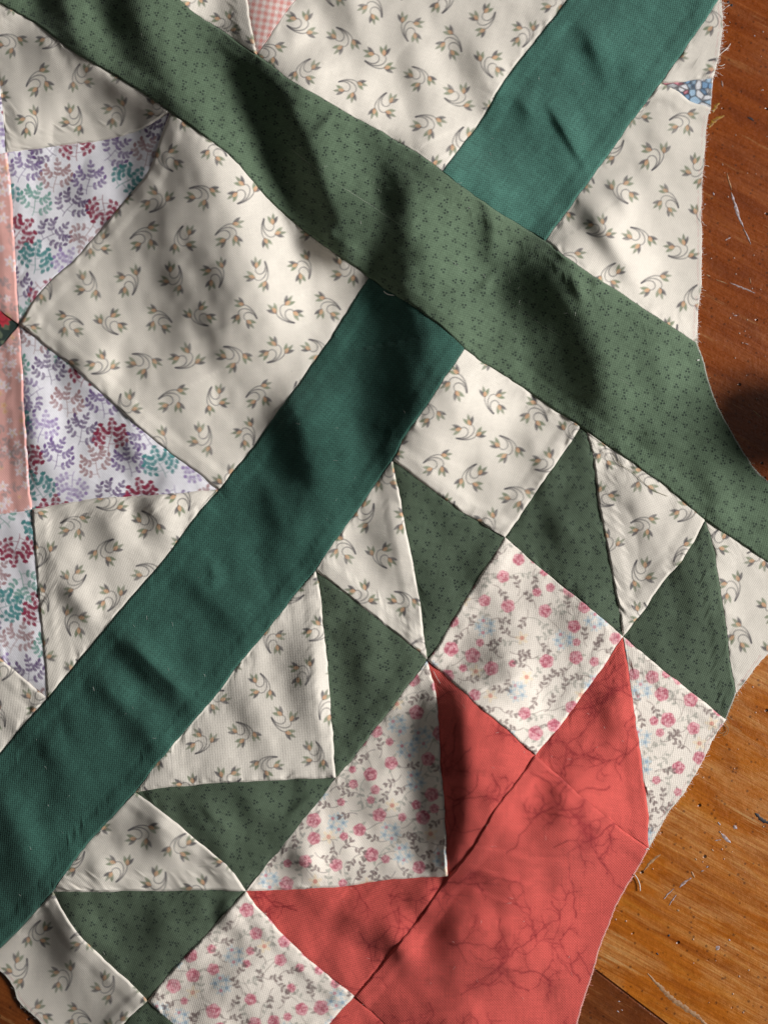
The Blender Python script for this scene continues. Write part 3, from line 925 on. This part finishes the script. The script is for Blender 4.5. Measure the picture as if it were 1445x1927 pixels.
def wood_material(name, c_dark, c_mid, c_light, c_bare, worn, grain, rough, seed):
    g = NT(name)
    tc = g.n('ShaderNodeTexCoord').outputs['Object']      # metres; x runs along the board
    v = g.scale(tc, (1, 1, 1), 0, (seed * 1.7, seed * .9, 0))
    skew = g.scale(v, (1, 1, 1), math.radians(-8))
    fibre = g.noise(g.scale(skew, (30, 1300, 1)), 1.0, 4, .65, .3)
    streak = g.noise(g.scale(skew, (12, 190, 1)), 1.0, 5, .6, .5)
    blotch = g.math('ADD', g.math('MULTIPLY', g.noise(g.scale(skew, (18, 52, 1)), 1.0, 6, .65, 1.0), .75), g.math('MULTIPLY', streak, .25))
    mott = g.noise(v, 420, 4, .7)
    col = g.ramp(streak, [(.5 - .28 / max(grain, .3), c_dark), (.5, c_mid), (.5 + .3 / max(grain, .3), c_light)])
    col = g.mix(g.math('MULTIPLY', g.ramp(g.noise(g.scale(v, (60, 130, 1)), 1.0, 4, .6, .5), [(.5, (0, 0, 0)), (.7, (1, 1, 1))]), .5), col, c_dark)
    # varnish worn through in patches with clear borders: bare wood with open fibre
    bare = g.math('MULTIPLY', g.ramp(blotch, [(.46, (0, 0, 0)), (.60, (1, 1, 1))]), worn)
    col = g.mix(bare, col, g.mix(g.ramp(fibre, [(.35, (0, 0, 0)), (.65, (1, 1, 1))]), c_mid, c_bare))
    nick = g.math('MULTIPLY', g.ramp(g.noise(g.scale(skew, (26, 240, 1), 0, (3, 1, 0)), 1.0, 5, .65), [(.58, (0, 0, 0)), (.68, (1, 1, 1))]),
                  g.ramp(fibre, [(.45, (0, 0, 0)), (.58, (1, 1, 1))]))
    col = g.mix(g.math('MULTIPLY', nick, worn), col, lin(206, 164, 108))
    col = g.mix(.55, col, g.ramp(mott, [(.3, (.62, .6, .58)), (.7, (1.0, 1.0, 1.0))]), 'MULTIPLY')
    col = g.mix(.4, col, g.ramp(fibre, [(.3, (.45, .42, .4)), (.65, (1, 1, 1))]), 'MULTIPLY')

    def specks(scale, r0, r1, keep, off):
        vo = g.n('ShaderNodeTexVoronoi')
        g.put(vo.inputs['Vector'], g.scale(v, (1, 1, 1), off, (off * 9, off * 4, 0)))
        vo.inputs['Scale'].default_value = scale
        sep = g.n('ShaderNodeSeparateColor')
        g.put(sep.inputs[0], vo.outputs['Color'])
        size = g.math('MULTIPLY_ADD', sep.outputs[2], 1.2, .4)
        d = g.math('DIVIDE', vo.outputs['Distance'], size)
        return g.math('MULTIPLY', g.ramp(d, [(r0, (1, 1, 1)), (r1, (0, 0, 0))]), g.math('GREATER_THAN', sep.outputs[0], keep))
    pin = specks(150, .04, .085, .5, .3)
    fine = specks(520, .12, .26, .62, .9)
    glint = specks(420, .05, .13, .86, 1.7)  # pale specks: the glint of small bumps put into the colour
    col = g.mix(g.math('MULTIPLY', fine, .55), col, lin(46, 22, 10))
    col = g.mix(g.math('MULTIPLY', pin, .92), col, lin(24, 12, 8))
    col = g.mix(g.math('MULTIPLY', glint, .5), col, lin(206, 190, 180))
    g.put(g.b.inputs['Base Color'], col)
    rr = g.math('MULTIPLY_ADD', bare, .25, g.math('MULTIPLY_ADD', mott, .25, rough - .12))
    g.put(g.b.inputs['Roughness'], rr)
    g.b.inputs['Specular IOR Level'].default_value = .5
    g.b.inputs['Coat Weight'].default_value = .2
    g.b.inputs['Coat Roughness'].default_value = .18
    hh = g.math('MULTIPLY_ADD', fibre, .5, g.math('MULTIPLY_ADD', pin, -2.0, g.math('MULTIPLY', mott, 1.2)))
    hh = g.math('MULTIPLY_ADD', glint, 2.0, hh)
    bp = g.n('ShaderNodeBump')
    bp.inputs['Strength'].default_value = .6
    bp.inputs['Distance'].default_value = .0003
    g.put(bp.inputs['Height'], hh)
    g.put(g.b.inputs['Normal'], bp.outputs[0])
    return g.m


def mesh_obj(name, verts, faces, mat, parent=None, smooth_=False):
    me = bpy.data.meshes.new(name)
    me.from_pydata([tuple(map(float, v)) for v in verts], [], faces)
    me.update()
    if mat:
        me.materials.append(mat)
    if smooth_:
        me.polygons.foreach_set('use_smooth', [True] * len(me.polygons))
    o = bpy.data.objects.new(name, me)
    COL.objects.link(o)
    if parent:
        o.parent = parent
    return o


table = bpy.data.objects.new("table_top", None)
COL.objects.link(table)
table["kind"] = "structure"
# board joints: through (1118,1824)-(1243,1920), and a parallel one hidden under the cloth higher up
jp = table_point(np.array([[1120, 1826], [1246, 1922]]))
ax = (jp[1] - jp[0]) / np.linalg.norm(jp[1] - jp[0])
nrm = np.array([-ax[1], ax[0], 0])
GRAIN = math.atan2(ax[1], ax[0])
up = (table_point(np.array([1420, 1075])) - jp[0]).dot(nrm)


def board(lo, hi, mat):
    """lo, hi: distances across the joint direction; length runs along the boards"""
    b, L, T = .0005, .62, .022
    prof = [(lo + .00012, -T), (lo + .00012, -b), (lo + .00012 + b, 0), (hi - .00012 - b, 0), (hi - .00012, -b), (hi - .00012, -T)]
    vs = [(x, y, z) for x in (-L, L) for y, z in prof]
    n = len(prof)
    fs = [(i, (i + 1) % n, n + (i + 1) % n, n + i)[::-1] for i in range(n)] + [tuple(range(n)), tuple(range(2 * n - 1, n - 1, -1))]
    o = mesh_obj("board", vs, fs, mat, table)
    o.location = (jp[0][0] - .1 * ax[0], jp[0][1] - .1 * ax[1], 0)
    o.rotation_euler = (0, 0, GRAIN)
    return o


board(-.42, 0, wood_material("wood_dark_varnish", lin(70, 30, 12), lin(122, 62, 22), lin(144, 84, 36), lin(150, 98, 50), .25, .8, .30, 3))
board(0, up, wood_material("wood_worn_orange", lin(140, 68, 12), lin(192, 108, 24), lin(208, 134, 46), lin(214, 160, 90), .65, 1.0, .30, 1))
board(up, up + .62, wood_material("wood_red_varnish", lin(108, 46, 12), lin(148, 72, 20), lin(162, 86, 30), lin(172, 104, 52), .35, .7, .26, 5))

# ------------------------------------------------------------------ the quilt top
quilt = bpy.data.objects.new("quilt_top", None)
COL.objects.link(quilt)
quilt["label"] = "unfinished patchwork quilt top of cream, green, teal and red cotton patches on wooden table"
quilt["category"] = "quilt"
STEP = 1.9
PLAB = {'GB': "long olive green sashing strip printed with tiny dark dot clusters", 'T1': "dark teal sashing strip running down to the lower left",
        'T2': "lighter teal sashing strip at the upper right", 'P': "small pink and white plaid point at the top", 'RD4': "largest coral red patch with dark veins",
        'C': "largest cream square with sprig print", 'FP': "blue and white floral seam allowance flap turned outward at the raw edge"}
ONTOP = {}
tri_total = 0


def side_curve(spec):
    parts, ids = [], []
    for k in spec.split():
        rev = k[0] == '-'
        n = k.lstrip('-')
        c = EC[n][::-1] if rev else EC[n]
        parts.append(c if not parts else c[1:])
        ids.append((n, length(c)))
    return np.vstack(parts), ids


def perp_profile(Pg, axis, end):
    """perpendicular distance of every grid point from one side of the patch, and arc position along that side"""
    if axis == 0:
        S = Pg[0 if end == 0 else -1]
        T = np.gradient(S, axis=0)
    else:
        S = Pg[:, 0 if end == 0 else -1]
        T = np.gradient(S, axis=0)
    T = T / np.maximum(np.linalg.norm(T, axis=1, keepdims=True), 1e-6)
    arc = np.concatenate([[0], np.cumsum(np.linalg.norm(np.diff(S, axis=0), axis=1))])
    if axis == 0:
        D = Pg - S[None]
        d = np.abs(D[..., 0] * T[None, :, 1] - D[..., 1] * T[None, :, 0])
        return d, np.broadcast_to(arc[None], d.shape)
    D = Pg - S[:, None]
    d = np.abs(D[..., 0] * T[:, None, 1] - D[..., 1] * T[:, None, 0])
    return d, np.broadcast_to(arc[:, None], d.shape)


def build_patch(pi, key, name, fabric, sides, ang, top):
    global tri_total
    cs = [side_curve(s) for s in sides]
    tri = len(sides) == 3
    c0, d1 = cs[0][0], cs[1][0]
    if tri:
        c1 = np.repeat(d1[-1:], 2, 0)
        d0 = cs[2][0][::-1]
    else:
        c1 = cs[2][0][::-1]
        d0 = cs[3][0][::-1]
    nu = int(max(length(c0), length(c1)) / STEP) + 2
    nv = int(max(length(d0), length(d1)) / STEP) + 2
    C0, C1, D0, D1 = resample(c0, nu), resample(c1, nu), resample(d0, nv), resample(d1, nv)
    u, v = np.linspace(0, 1, nu)[None, :, None], np.linspace(0, 1, nv)[:, None, None]
    Pg = (1 - v) * C0[None] + v * C1[None] + (1 - u) * D0[:, None] + u * D1[:, None] \
        - ((1 - u) * (1 - v) * C0[0] + u * (1 - v) * C0[-1] + (1 - u) * v * C1[0] + u * v * C1[-1])
    a = np.diff(Pg, axis=1)[:-1]
    b = np.diff(Pg, axis=0)[:, :-1]
    jac = a[..., 0] * b[..., 1] - a[..., 1] * b[..., 0]
    bad = min((jac < -1e-3).mean(), (jac > 1e-3).mean())
    if bad > 0.002:
        print("WARN folded patch", key, round(bad, 4))
    flip = np.median(jac) > 0            # ruler y points down
    flat = Pg.reshape(-1, 2)
    h = drape(flat).reshape(nv, nu)      # millimetres
    # seams: the upper patch rolls over its folded allowance, the lower one dives under it
    sd = [(0, 0, cs[0][1]), (1, 1, cs[1][1])] + ([(1, 0, cs[2][1][::-1])] if tri else [(0, 1, cs[2][1][::-1]), (1, 0, cs[3][1][::-1])])
    tops = top.split()
    puck = {'cream': 1.0, 'floral': .7, 'green': .45, 'teal': .4, 'red': .5}.get(fabric, .5)
    dedge = np.full(h.shape, 1e9)
    for axis, end, ids in sd:
        d, arc = perp_profile(Pg, axis, end)
        pos = 0
        edge_end = np.cumsum([l for _, l in ids])
        seg = np.searchsorted(edge_end, np.minimum(arc, edge_end[-1] - 1e-3))
        for si, (n, l) in enumerate(ids):
            m = (seg == si).astype(float)
            if len(ids) > 1:
                m = np.where(seg == si, 1.0, 0.0)
            if n in OUT:
                continue
            if n in FREE:
                h = h + m * .35 * value_noise(arc / 26 + 7 * EID[n], d / 60, 3) * np.exp(-d / 40)
                continue
            is_top = top == '*' or n in tops
            ph = 13.7 * EID[n]
            loc_p = .15 + 1.9 * np.clip(value_noise(arc / 55 + ph, arc * 0 + pi * 3.1, 9) + .5, 0, 1) ** 1.6
            wr = value_noise(arc / 17 + ph + 1.2 * value_noise(d / 14, arc / 40, 29), d / 40 + pi, 17) + .28 * value_noise(arc / 8 + ph, d / 24 + pi, 19)
            h = h + m * .95 * puck * loc_p * wr * np.exp(-d / 15) * smooth(0, 4, d)
            if is_top:
                h = h + m * .50 * (1 - smooth(20, 38, d))
                h = h - m * .75 * np.exp(-(d / 2.2) ** 2)
            else:
                h = h - m * .36 * np.exp(-d / 6)
    pos3 = lift(flat, np.maximum(h.reshape(-1), .25) * .001)
    ii = np.arange(nv * nu).reshape(nv, nu)
    q = np.stack([ii[:-1, :-1], ii[:-1, 1:], ii[1:, 1:], ii[1:, :-1]], -1).reshape(-1, 4)
    if tri:
        q = q[: (nv - 2) * (nu - 1)]
        last = np.stack([ii[-2, :-1], ii[-2, 1:], np.full(nu - 1, ii[-1, 0])], -1)
    # turned-down hem all round gives the cloth its thickness
    ring = np.concatenate([ii[0], ii[1:, -1]]) if tri else np.concatenate([ii[0], ii[1:, -1], ii[-1, -2::-1]])
    ring = np.concatenate([ring[:-1], ii[:, 0][::-1][:-1]]) if not tri else np.concatenate([ring, ii[:-1, 0][::-1][:-1]])
    if tri:
        keep = np.concatenate([[True], np.linalg.norm(np.diff(flat[ring], axis=0), axis=1) > 1e-6])
        ring = ring[keep]
    base = len(pos3)
    hem = pos3[ring].copy()
    hem[:, 2] = np.maximum(hem[:, 2] - .0009, .00008)
    pos3 = np.vstack([pos3, hem])
    r = np.arange(len(ring))
    rn = np.roll(r, -1)
    hq = np.stack([ring[r], base + r, base + rn, ring[rn]], -1)
    if flip:
        q, hq = q[:, ::-1], hq[:, ::-1]
    loops = [q.reshape(-1), hq.reshape(-1)]
    tot = [np.full(len(q), 4), np.full(len(hq), 4)]
    if tri:
        if flip:
            last = last[:, ::-1]
        loops.append(last.reshape(-1))
        tot.append(np.full(len(last), 3))
    li, lt = np.concatenate(loops), np.concatenate(tot)
    tri_total += int((lt - 2).sum())
    me = bpy.data.meshes.new(name)
    me.vertices.add(len(pos3))
    me.vertices.foreach_set('co', pos3.astype(np.float32).ravel())
    me.loops.add(len(li))
    me.loops.foreach_set('vertex_index', li.astype(np.int32))
    me.polygons.add(len(lt))
    me.polygons.foreach_set('loop_start', np.concatenate([[0], np.cumsum(lt)[:-1]]).astype(np.int32))
    me.update(calc_edges=True)
    me.polygons.foreach_set('use_smooth', np.ones(len(lt), bool))
    # print
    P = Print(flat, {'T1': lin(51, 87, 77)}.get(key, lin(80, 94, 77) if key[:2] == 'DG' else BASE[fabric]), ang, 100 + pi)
    raw = np.full(nv * nu, 1e9)
    for axis, end, ids in sd:
        if any(n in FREE for n, _ in ids):
            d, arc = perp_profile(Pg, axis, end)
            ee = np.cumsum([l for _, l in ids])
            sg = np.searchsorted(ee, np.minimum(arc, ee[-1] - 1e-3))
            fm = np.array([n in FREE for n, _ in ids])[sg]
            raw = np.minimum(raw, np.where(fm, d, 1e9).reshape(-1))
    if fabric == 'cream':
        o = OFFS.get(key, (P.r.uniform(0, 80), P.r.uniform(0, 80)))
        print_sprig(P, o[0], o[1])
    elif fabric in ('green', 'leaf', 'floral', 'red', 'salmon', 'plaid', 'blue', 'dark'):
        {'green': print_dots, 'leaf': print_leaves, 'floral': print_floral, 'red': print_veins, 'salmon': print_blossom,
         'plaid': print_plaid, 'blue': print_blue, 'dark': print_dark}[fabric](P)
    k_ = np.clip((2.6 - raw) / 1.6, 0, 1)[:, None] * .75
    P.c = P.c * (1 - k_) + (.45 * P.c + .55 * lin(238, 232, 226)) * k_
    if fabric in ('cream', 'floral'):
        k_ = (np.exp(-((raw - 6.5) / 1.3) ** 2) * .28 * (value_noise(P.x / 5, P.y / 5, 8) > -.15))[:, None]
        P.c = P.c * (1 - k_) + lin(196, 120, 124) * k_
    mott = fbm(P.x / 60, P.y / 60, 200 + pi, 3)
    solid = fabric in ('teal', 'green')
    fleck = value_noise(P.x / 3.2, P.y / 3.2, 400 + pi) + .7 * fbm(P.x / 13, P.y / 13, 420 + pi, 2)
    P.c *= (1 + (.22 if solid else .05) * mott + (.13 if solid else .09 if fabric == 'red' else .05) * fleck)[:, None]
    col = np.ones((len(pos3), 4), np.float32)
    col[:base, :3] = P.c
    col[base:, :3] = P.c[ring]
    at = me.color_attributes.new("dye", 'FLOAT_COLOR', 'POINT')
    at.data.foreach_set('color', np.clip(col, 0, 1).ravel())
    uvv = np.stack([P.x, P.y], 1) * MM * 1000
    uvv = np.vstack([uvv, uvv[ring]])
    uvl = me.uv_layers.new(name="weave")
    uvl.data.foreach_set('uv', uvv[li].astype(np.float32).ravel())
    me.materials.append(MATS[fabric])
    me.validate()
    ob = bpy.data.objects.new(name, me)
    COL.objects.link(ob)
    ob.parent = quilt
    if key in PLAB:
        ob["label"] = PLAB[key]
    return ob


for pi, (key, name, fabric, sides, ang, top) in enumerate(PATCHES):
    build_patch(pi, key, name, fabric, sides, ang, top)
print("cloth triangles", tri_total)


# ------------------------------------------------------------------ threads, fraying and lint
def thread_material(name, col):
    g = NT(name)
    uv = g.n('ShaderNodeTexCoord').outputs['Object']
    g.put(g.b.inputs['Base Color'], g.mix(g.ramp(g.noise(uv, 3000, 2), [(.35, (0, 0, 0)), (.65, (1, 1, 1))]), np.array(col) * .8, col))
    g.b.inputs['Roughness'].default_value = .85
    g.b.inputs['Specular IOR Level'].default_value = .2
    return g.m


WHITE_T = thread_material("thread_white", lin(236, 232, 226))
OLIVE_T = thread_material("thread_olive", lin(150, 144, 116))
RED_T = thread_material("thread_red", lin(226, 150, 138))
GREEN_T = thread_material("thread_green", lin(170, 176, 150))


def tubes(name, lines, mat, parent, sides=4, kind=None):
    """lines: list of (points (n,3), radius); one mesh"""
    V, F = [], []
    for pts, rad in lines:
        pts = np.asarray(pts, float)
        T = np.gradient(pts, axis=0)
        T /= np.maximum(np.linalg.norm(T, axis=1, keepdims=True), 1e-9)
        A = np.cross(T, [0, 0, 1.0])
        nA = np.linalg.norm(A, axis=1, keepdims=True)
        A = np.where(nA > 1e-3, A / np.maximum(nA, 1e-9), [1.0, 0, 0])
        Bn = np.cross(A, T)
        b0 = len(V)
        n = len(pts)
        for i in range(n):
            rr = rad * (1 if 0 < i < n - 1 else .6)
            for k in range(sides):
                a = 6.28319 * k / sides
                V.append(pts[i] + rr * (math.cos(a) * A[i] + math.sin(a) * Bn[i]))
        for i in range(n - 1):
            for k in range(sides):
                F.append((b0 + i * sides + k, b0 + i * sides + (k + 1) % sides, b0 + (i + 1) * sides + (k + 1) % sides, b0 + (i + 1) * sides + k))
        F.append(tuple(b0 + k for k in range(sides))[::-1])
        F.append(tuple(b0 + (n - 1) * sides + k for k in range(sides)))
    o = mesh_obj(name, V, F, mat, parent, True)
    if kind:
        o["kind"] = kind
    return o


def on_cloth(p, dz):
    p = np.asarray(p, float)
    return lift(p, (drape(p) + dz) * .001)


fr = np.random.RandomState(5)
FRAY = {'gbF': (GREEN_T, .5), 'raF': (WHITE_T, 1.3), 'rbF': (WHITE_T, .8), 'dg2F': (GREEN_T, .9), 'k3F': (WHITE_T, .7), 'fl2F': (WHITE_T, .7),
        'rd4F': (RED_T, .6), 'k7F': (WHITE_T, .5)}
for n, (mat, amt) in FRAY.items():
    c = EC[n]
    L = length(c)
    e = resample(c, int(L / 3) + 2)
    keep = (e[:, 0] > -40) & (e[:, 0] < 1490) & (e[:, 1] > -40) & (e[:, 1] < 1970)
    e = e[keep]
    hgt = np.maximum(drape(e) - .1, .35)
    T = np.gradient(e, axis=0)
    T /= np.linalg.norm(T, axis=1, keepdims=True)
    # outward = towards the table: away from the cloth's middle
    N = np.stack([-T[:, 1], T[:, 0]], 1)
    mid = np.array([700, 950.])
    if ((e - mid) * N).sum(1).mean() < 0:
        N = -N
    lines = []
    for i in range(len(e)):
        for _ in range(3):
            if fr.rand() > .62 * amt:
                continue
            Lf = fr.uniform(2.0, 6.0) * amt if fr.rand() < .88 else fr.uniform(7, 18) * amt
            d = N[i] + T[i] * fr.uniform(-1.1, 1.1)
            d /= np.linalg.norm(d)
            t = np.linspace(0, 1, 4)[:, None]
            bend = fr.uniform(-.35, .35)
            pp = e[i] + T[i] * fr.uniform(-1.5, 1.5) + d * Lf * (t - .2) + np.array([-d[1], d[0]]) * bend * Lf * t * t
            z = np.maximum(hgt[i] * (1 - .5 * t[:, 0]) + fr.uniform(-.1, .5) * t[:, 0], .12)
            lines.append((lift(pp, z * .001), fr.uniform(.00004, .00008)))
    if lines:
        tubes('frayed_fibres', lines, mat, quilt, 3, "stuff")

THREADS = [
    ([(1346, 112), (1352, 104), (1360, 97), (1368, 90), (1374, 82)], WHITE_T, .16), ([(1349, 106), (1356, 100), (1366, 93), (1371, 91)], WHITE_T, .13),
    ([(1350, 123), (1357, 124), (1363, 121)], WHITE_T, .14),
    ([(1193, 1645), (1199, 1654), (1203, 1665), (1204, 1677)], WHITE_T, .22),
    ([(1213, 1599), (1218, 1597), (1221, 1599)], WHITE_T, .22),
    ([(1330, 1357), (1342, 1354), (1352, 1361), (1349, 1372), (1357, 1380), (1367, 1374), (1364, 1360), (1355, 1349)], OLIVE_T, .10),
    ([(1336, 1364), (1346, 1368), (1358, 1366), (1369, 1368), (1368, 1380), (1358, 1385)], OLIVE_T, .10),
    ([(722, 548), (728, 553), (735, 555), (742, 556)], WHITE_T, .26),
    ([(815, 1262), (820, 1272), (828, 1286)], WHITE_T, .10),
    ([(1152, 852), (1164, 872), (1190, 888), (1208, 906), (1228, 922), (1256, 934)], OLIVE_T, .09),
    ([(1310, 678), (1312, 678), (1315, 677)], WHITE_T, .3),
]
for pts, mat, r in THREADS:
    c = curve(pts, 2.0)
    inside = drape(c)
    out = (c[:, 0] > 1195) & ((c[:, 1] > 1644) | (c[:, 0] > 1346))
    z = np.where(out & (c[:, 0] < 1500), np.minimum(inside, .6 + r), inside + .25 + r)
    tubes('loose_thread', [(lift(c, z * .001), r * .001)], mat, quilt, 5)

lint = []
for k in range(230):
    p = np.array([fr.uniform(0, 1300), fr.uniform(0, 1900)])
    a, Lf = fr.uniform(0, 6.28), fr.uniform(2.5, 9)
    d = np.array([math.cos(a), math.sin(a)])
    t = np.linspace(0, 1, 5)[:, None]
    pp = p + d * Lf * t + np.array([-d[1], d[0]]) * fr.uniform(-.6, .6) * Lf * t * t
    ok = True
    if p[0] > 1180 - max(0, p[1] - 1500) * .3:
        ok = False
    if p[1] > 1780 and p[0] < 120:
        ok = False
    if ok:
        lint.append((on_cloth(pp, .42), fr.uniform(.000025, .00005)))
tubes('lint', lint, WHITE_T, quilt, 3, "stuff")

# ------------------------------------------------------------------ dried paint on the table
def paint_material(name, col, col2):
    g = NT(name)
    uv = g.n('ShaderNodeTexCoord').outputs['Object']
    g.put(g.b.inputs['Base Color'], g.mix(g.ramp(g.noise(uv, 900, 4), [(.4, (0, 0, 0)), (.6, (1, 1, 1))]), col, col2))
    g.b.inputs['Roughness'].default_value = .6
    return g.m


PALE_P = paint_material("paint_pale", lin(186, 178, 188), lin(148, 118, 104))
THIN_P = paint_material("paint_thin", lin(172, 138, 104), lin(150, 104, 66))
YELLOW_P = paint_material("paint_yellow", lin(170, 128, 30), lin(128, 84, 24))
INK_P = paint_material("paint_ink", lin(30, 34, 46), lin(44, 30, 26))


def dab(pts, wd, mat, seed):
    """a dried smear: low dome with a ragged outline along pts, wd ruler units wide"""
    r = np.random.RandomState(seed)
    c = resample(curve(pts, 2.0), max(8, int(length(np.array(pts, float)) / 3)))
    n = len(c)
    T = np.gradient(c, axis=0)
    T /= np.linalg.norm(T, axis=1, keepdims=True)
    N = np.stack([-T[:, 1], T[:, 0]], 1)
    t = np.linspace(0, 1, n)
    prof = np.sin(np.pi * np.clip(t, .02, .98)) ** .5
    V, F = [], []
    for i in range(n):
        wl, wr_ = wd * prof[i] * r.uniform(.35, 1.0), wd * prof[i] * r.uniform(.35, 1.0)
        q = table_point(np.array([c[i] - N[i] * wl, c[i] - N[i] * wl * .5, c[i] + N[i] * wr_ * .5, c[i] + N[i] * wr_]))
        q[:, 2] = (-.00002, .00014, .00014, -.00002)
        V += list(q)
    for i in range(n - 1):
        for k in range(3):
            F.append((i * 4 + k, i * 4 + k + 1, (i + 1) * 4 + k + 1, (i + 1) * 4 + k))
    o = mesh_obj('paint_mark', V, F, mat, table, True)
    o.data.flip_normals() if o.data.polygons[0].normal.z < 0 else None
    return o


MARKS = [
    ([(1367, 325), (1371, 342), (1376, 358)], 2.2, THIN_P), ([(1375, 362), (1383, 388), (1391, 412), (1398, 428)], 4.0, PALE_P), ([(1398, 430), (1406, 446), (1412, 460)], 2.4, PALE_P),
    ([(1364, 452), (1369, 449), (1374, 447)], 2.2, PALE_P), ([(1324, 384), (1327, 385)], 2.6, PALE_P), ([(1341, 362), (1343, 368)], 2.0, PALE_P), ([(1357, 152), (1359, 164)], 2.0, PALE_P),
    ([(1366, 60), (1368, 61)], 2.0, PALE_P), ([(1431, 170), (1436, 169)], 2.2, PALE_P), ([(1418, 67), (1420, 68)], 2.0, PALE_P),
    ([(1340, 212), (1346, 200), (1353, 194)], 5.0, YELLOW_P), ([(1333, 240), (1345, 226), (1362, 218)], 6.0, YELLOW_P),
    ([(1368, 2), (1372, 6)], 4.0, INK_P), ([(1374, 8), (1377, 12)], 4.0, INK_P), ([(1406, 220), (1418, 228)], 3.0, INK_P),
    ([(1328, 517), (1336, 520)], 1.8, THIN_P), ([(1345, 526), (1368, 534)], 1.6, THIN_P), ([(1372, 532), (1400, 543), (1420, 552)], 2.4, PALE_P), ([(1410, 523), (1412, 534)], 1.8, THIN_P), ([(1379, 593), (1386, 594)], 1.8, PALE_P),
    ([(1400, 646), (1407, 648)], 1.6, PALE_P), ([(1415, 772), (1434, 788)], 2.0, THIN_P),
    ([(1350, 1547), (1354, 1553)], 3.0, PALE_P), ([(1379, 1554), (1386, 1560)], 4.5, PALE_P), ([(1356, 1568), (1366, 1578), (1374, 1586)], 5.0, PALE_P), ([(1344, 1582), (1356, 1580)], 1.6, PALE_P), ([(1338, 1598), (1342, 1602)], 2.6, THIN_P),
    ([(1307, 1615), (1310, 1619)], 2.4, THIN_P), ([(1328, 1632), (1332, 1630)], 2.4, PALE_P), ([(1318, 1640), (1324, 1638)], 2.2, PALE_P), ([(1300, 1640), (1306, 1652)], 3.0, THIN_P),
    ([(1278, 1670), (1288, 1660), (1300, 1652)], 3.4, PALE_P), ([(1248, 1692), (1258, 1680), (1268, 1672)], 2.4, PALE_P), ([(1258, 1704), (1264, 1694), (1272, 1684)], 2.8, PALE_P), ([(1273, 1712), (1277, 1715)], 3.0, THIN_P),
    ([(1347, 1788), (1352, 1780)], 5.0, PALE_P), ([(1370, 1768), (1373, 1770)], 2.0, PALE_P), ([(1210, 1640), (1224, 1622), (1242, 1608)], 4.0, THIN_P),
    ([(1256, 1759), (1259, 1762)], 4.2, INK_P), ([(1234, 1793), (1238, 1797)], 2.6, INK_P),
    ([(1218, 1832), (1240, 1856), (1270, 1884), (1310, 1912), (1335, 1935)], 7.0, THIN_P), ([(1420, 1530), (1436, 1545), (1450, 1550)], 6.0, INK_P),
    ([(1162, 1884), (1166, 1885)], 1.8, PALE_P), ([(1160, 1902), (1164, 1905)], 1.8, PALE_P), ([(1168, 1900), (1171, 1902)], 1.6, PALE_P),
]
for i, (p, wd, m) in enumerate(MARKS):
    dab(p, wd, m, 300 + i)

# ------------------------------------------------------------------ unseen spool, added only to cast a shadow in from the right
spool = bpy.data.objects.new("added_shadow_spool", None)
COL.objects.link(spool)
sp0 = table_point(np.array([1668., 778.]))
spool.location = tuple(sp0)
spool.scale = (1.3, 1.3, 1.3)
spool["label"] = "wooden spool of dark thread added unseen beyond the right edge to cast a shadow"
spool["category"] = "spool"


def lathe(name, prof, mat, parent, n=40):
    V = [(r * math.cos(6.283185 * k / n), r * math.sin(6.283185 * k / n), z) for r, z in prof for k in range(n)]
    m = len(prof)
    F = [(i * n + k, i * n + (k + 1) % n, (i + 1) * n + (k + 1) % n, (i + 1) * n + k) for i in range(m - 1) for k in range(n)]
    F += [tuple(range(n))[::-1], tuple((m - 1) * n + k for k in range(n))]
    return mesh_obj(name, V, F, mat, parent, False)


SPW = wood_material("wood_spool", lin(150, 110, 70), lin(190, 150, 104), lin(206, 168, 122), lin(206, 168, 122), .1, .6, .5, 8)
lathe("flange", [(.0175, 0), (.018, .0005), (.018, .003), (.0172, .0038), (.009, .0045)], SPW, spool)
lathe("flange", [(.009, .0255), (.0172, .0262), (.018, .027), (.018, .0295), (.0175, .03)], SPW, spool)
lathe("thread_winding", [(.0150 + .00035 * (i % 2), .0045 + i * .00042) for i in range(51)], thread_material("thread_navy", lin(40, 46, 62)), spool)
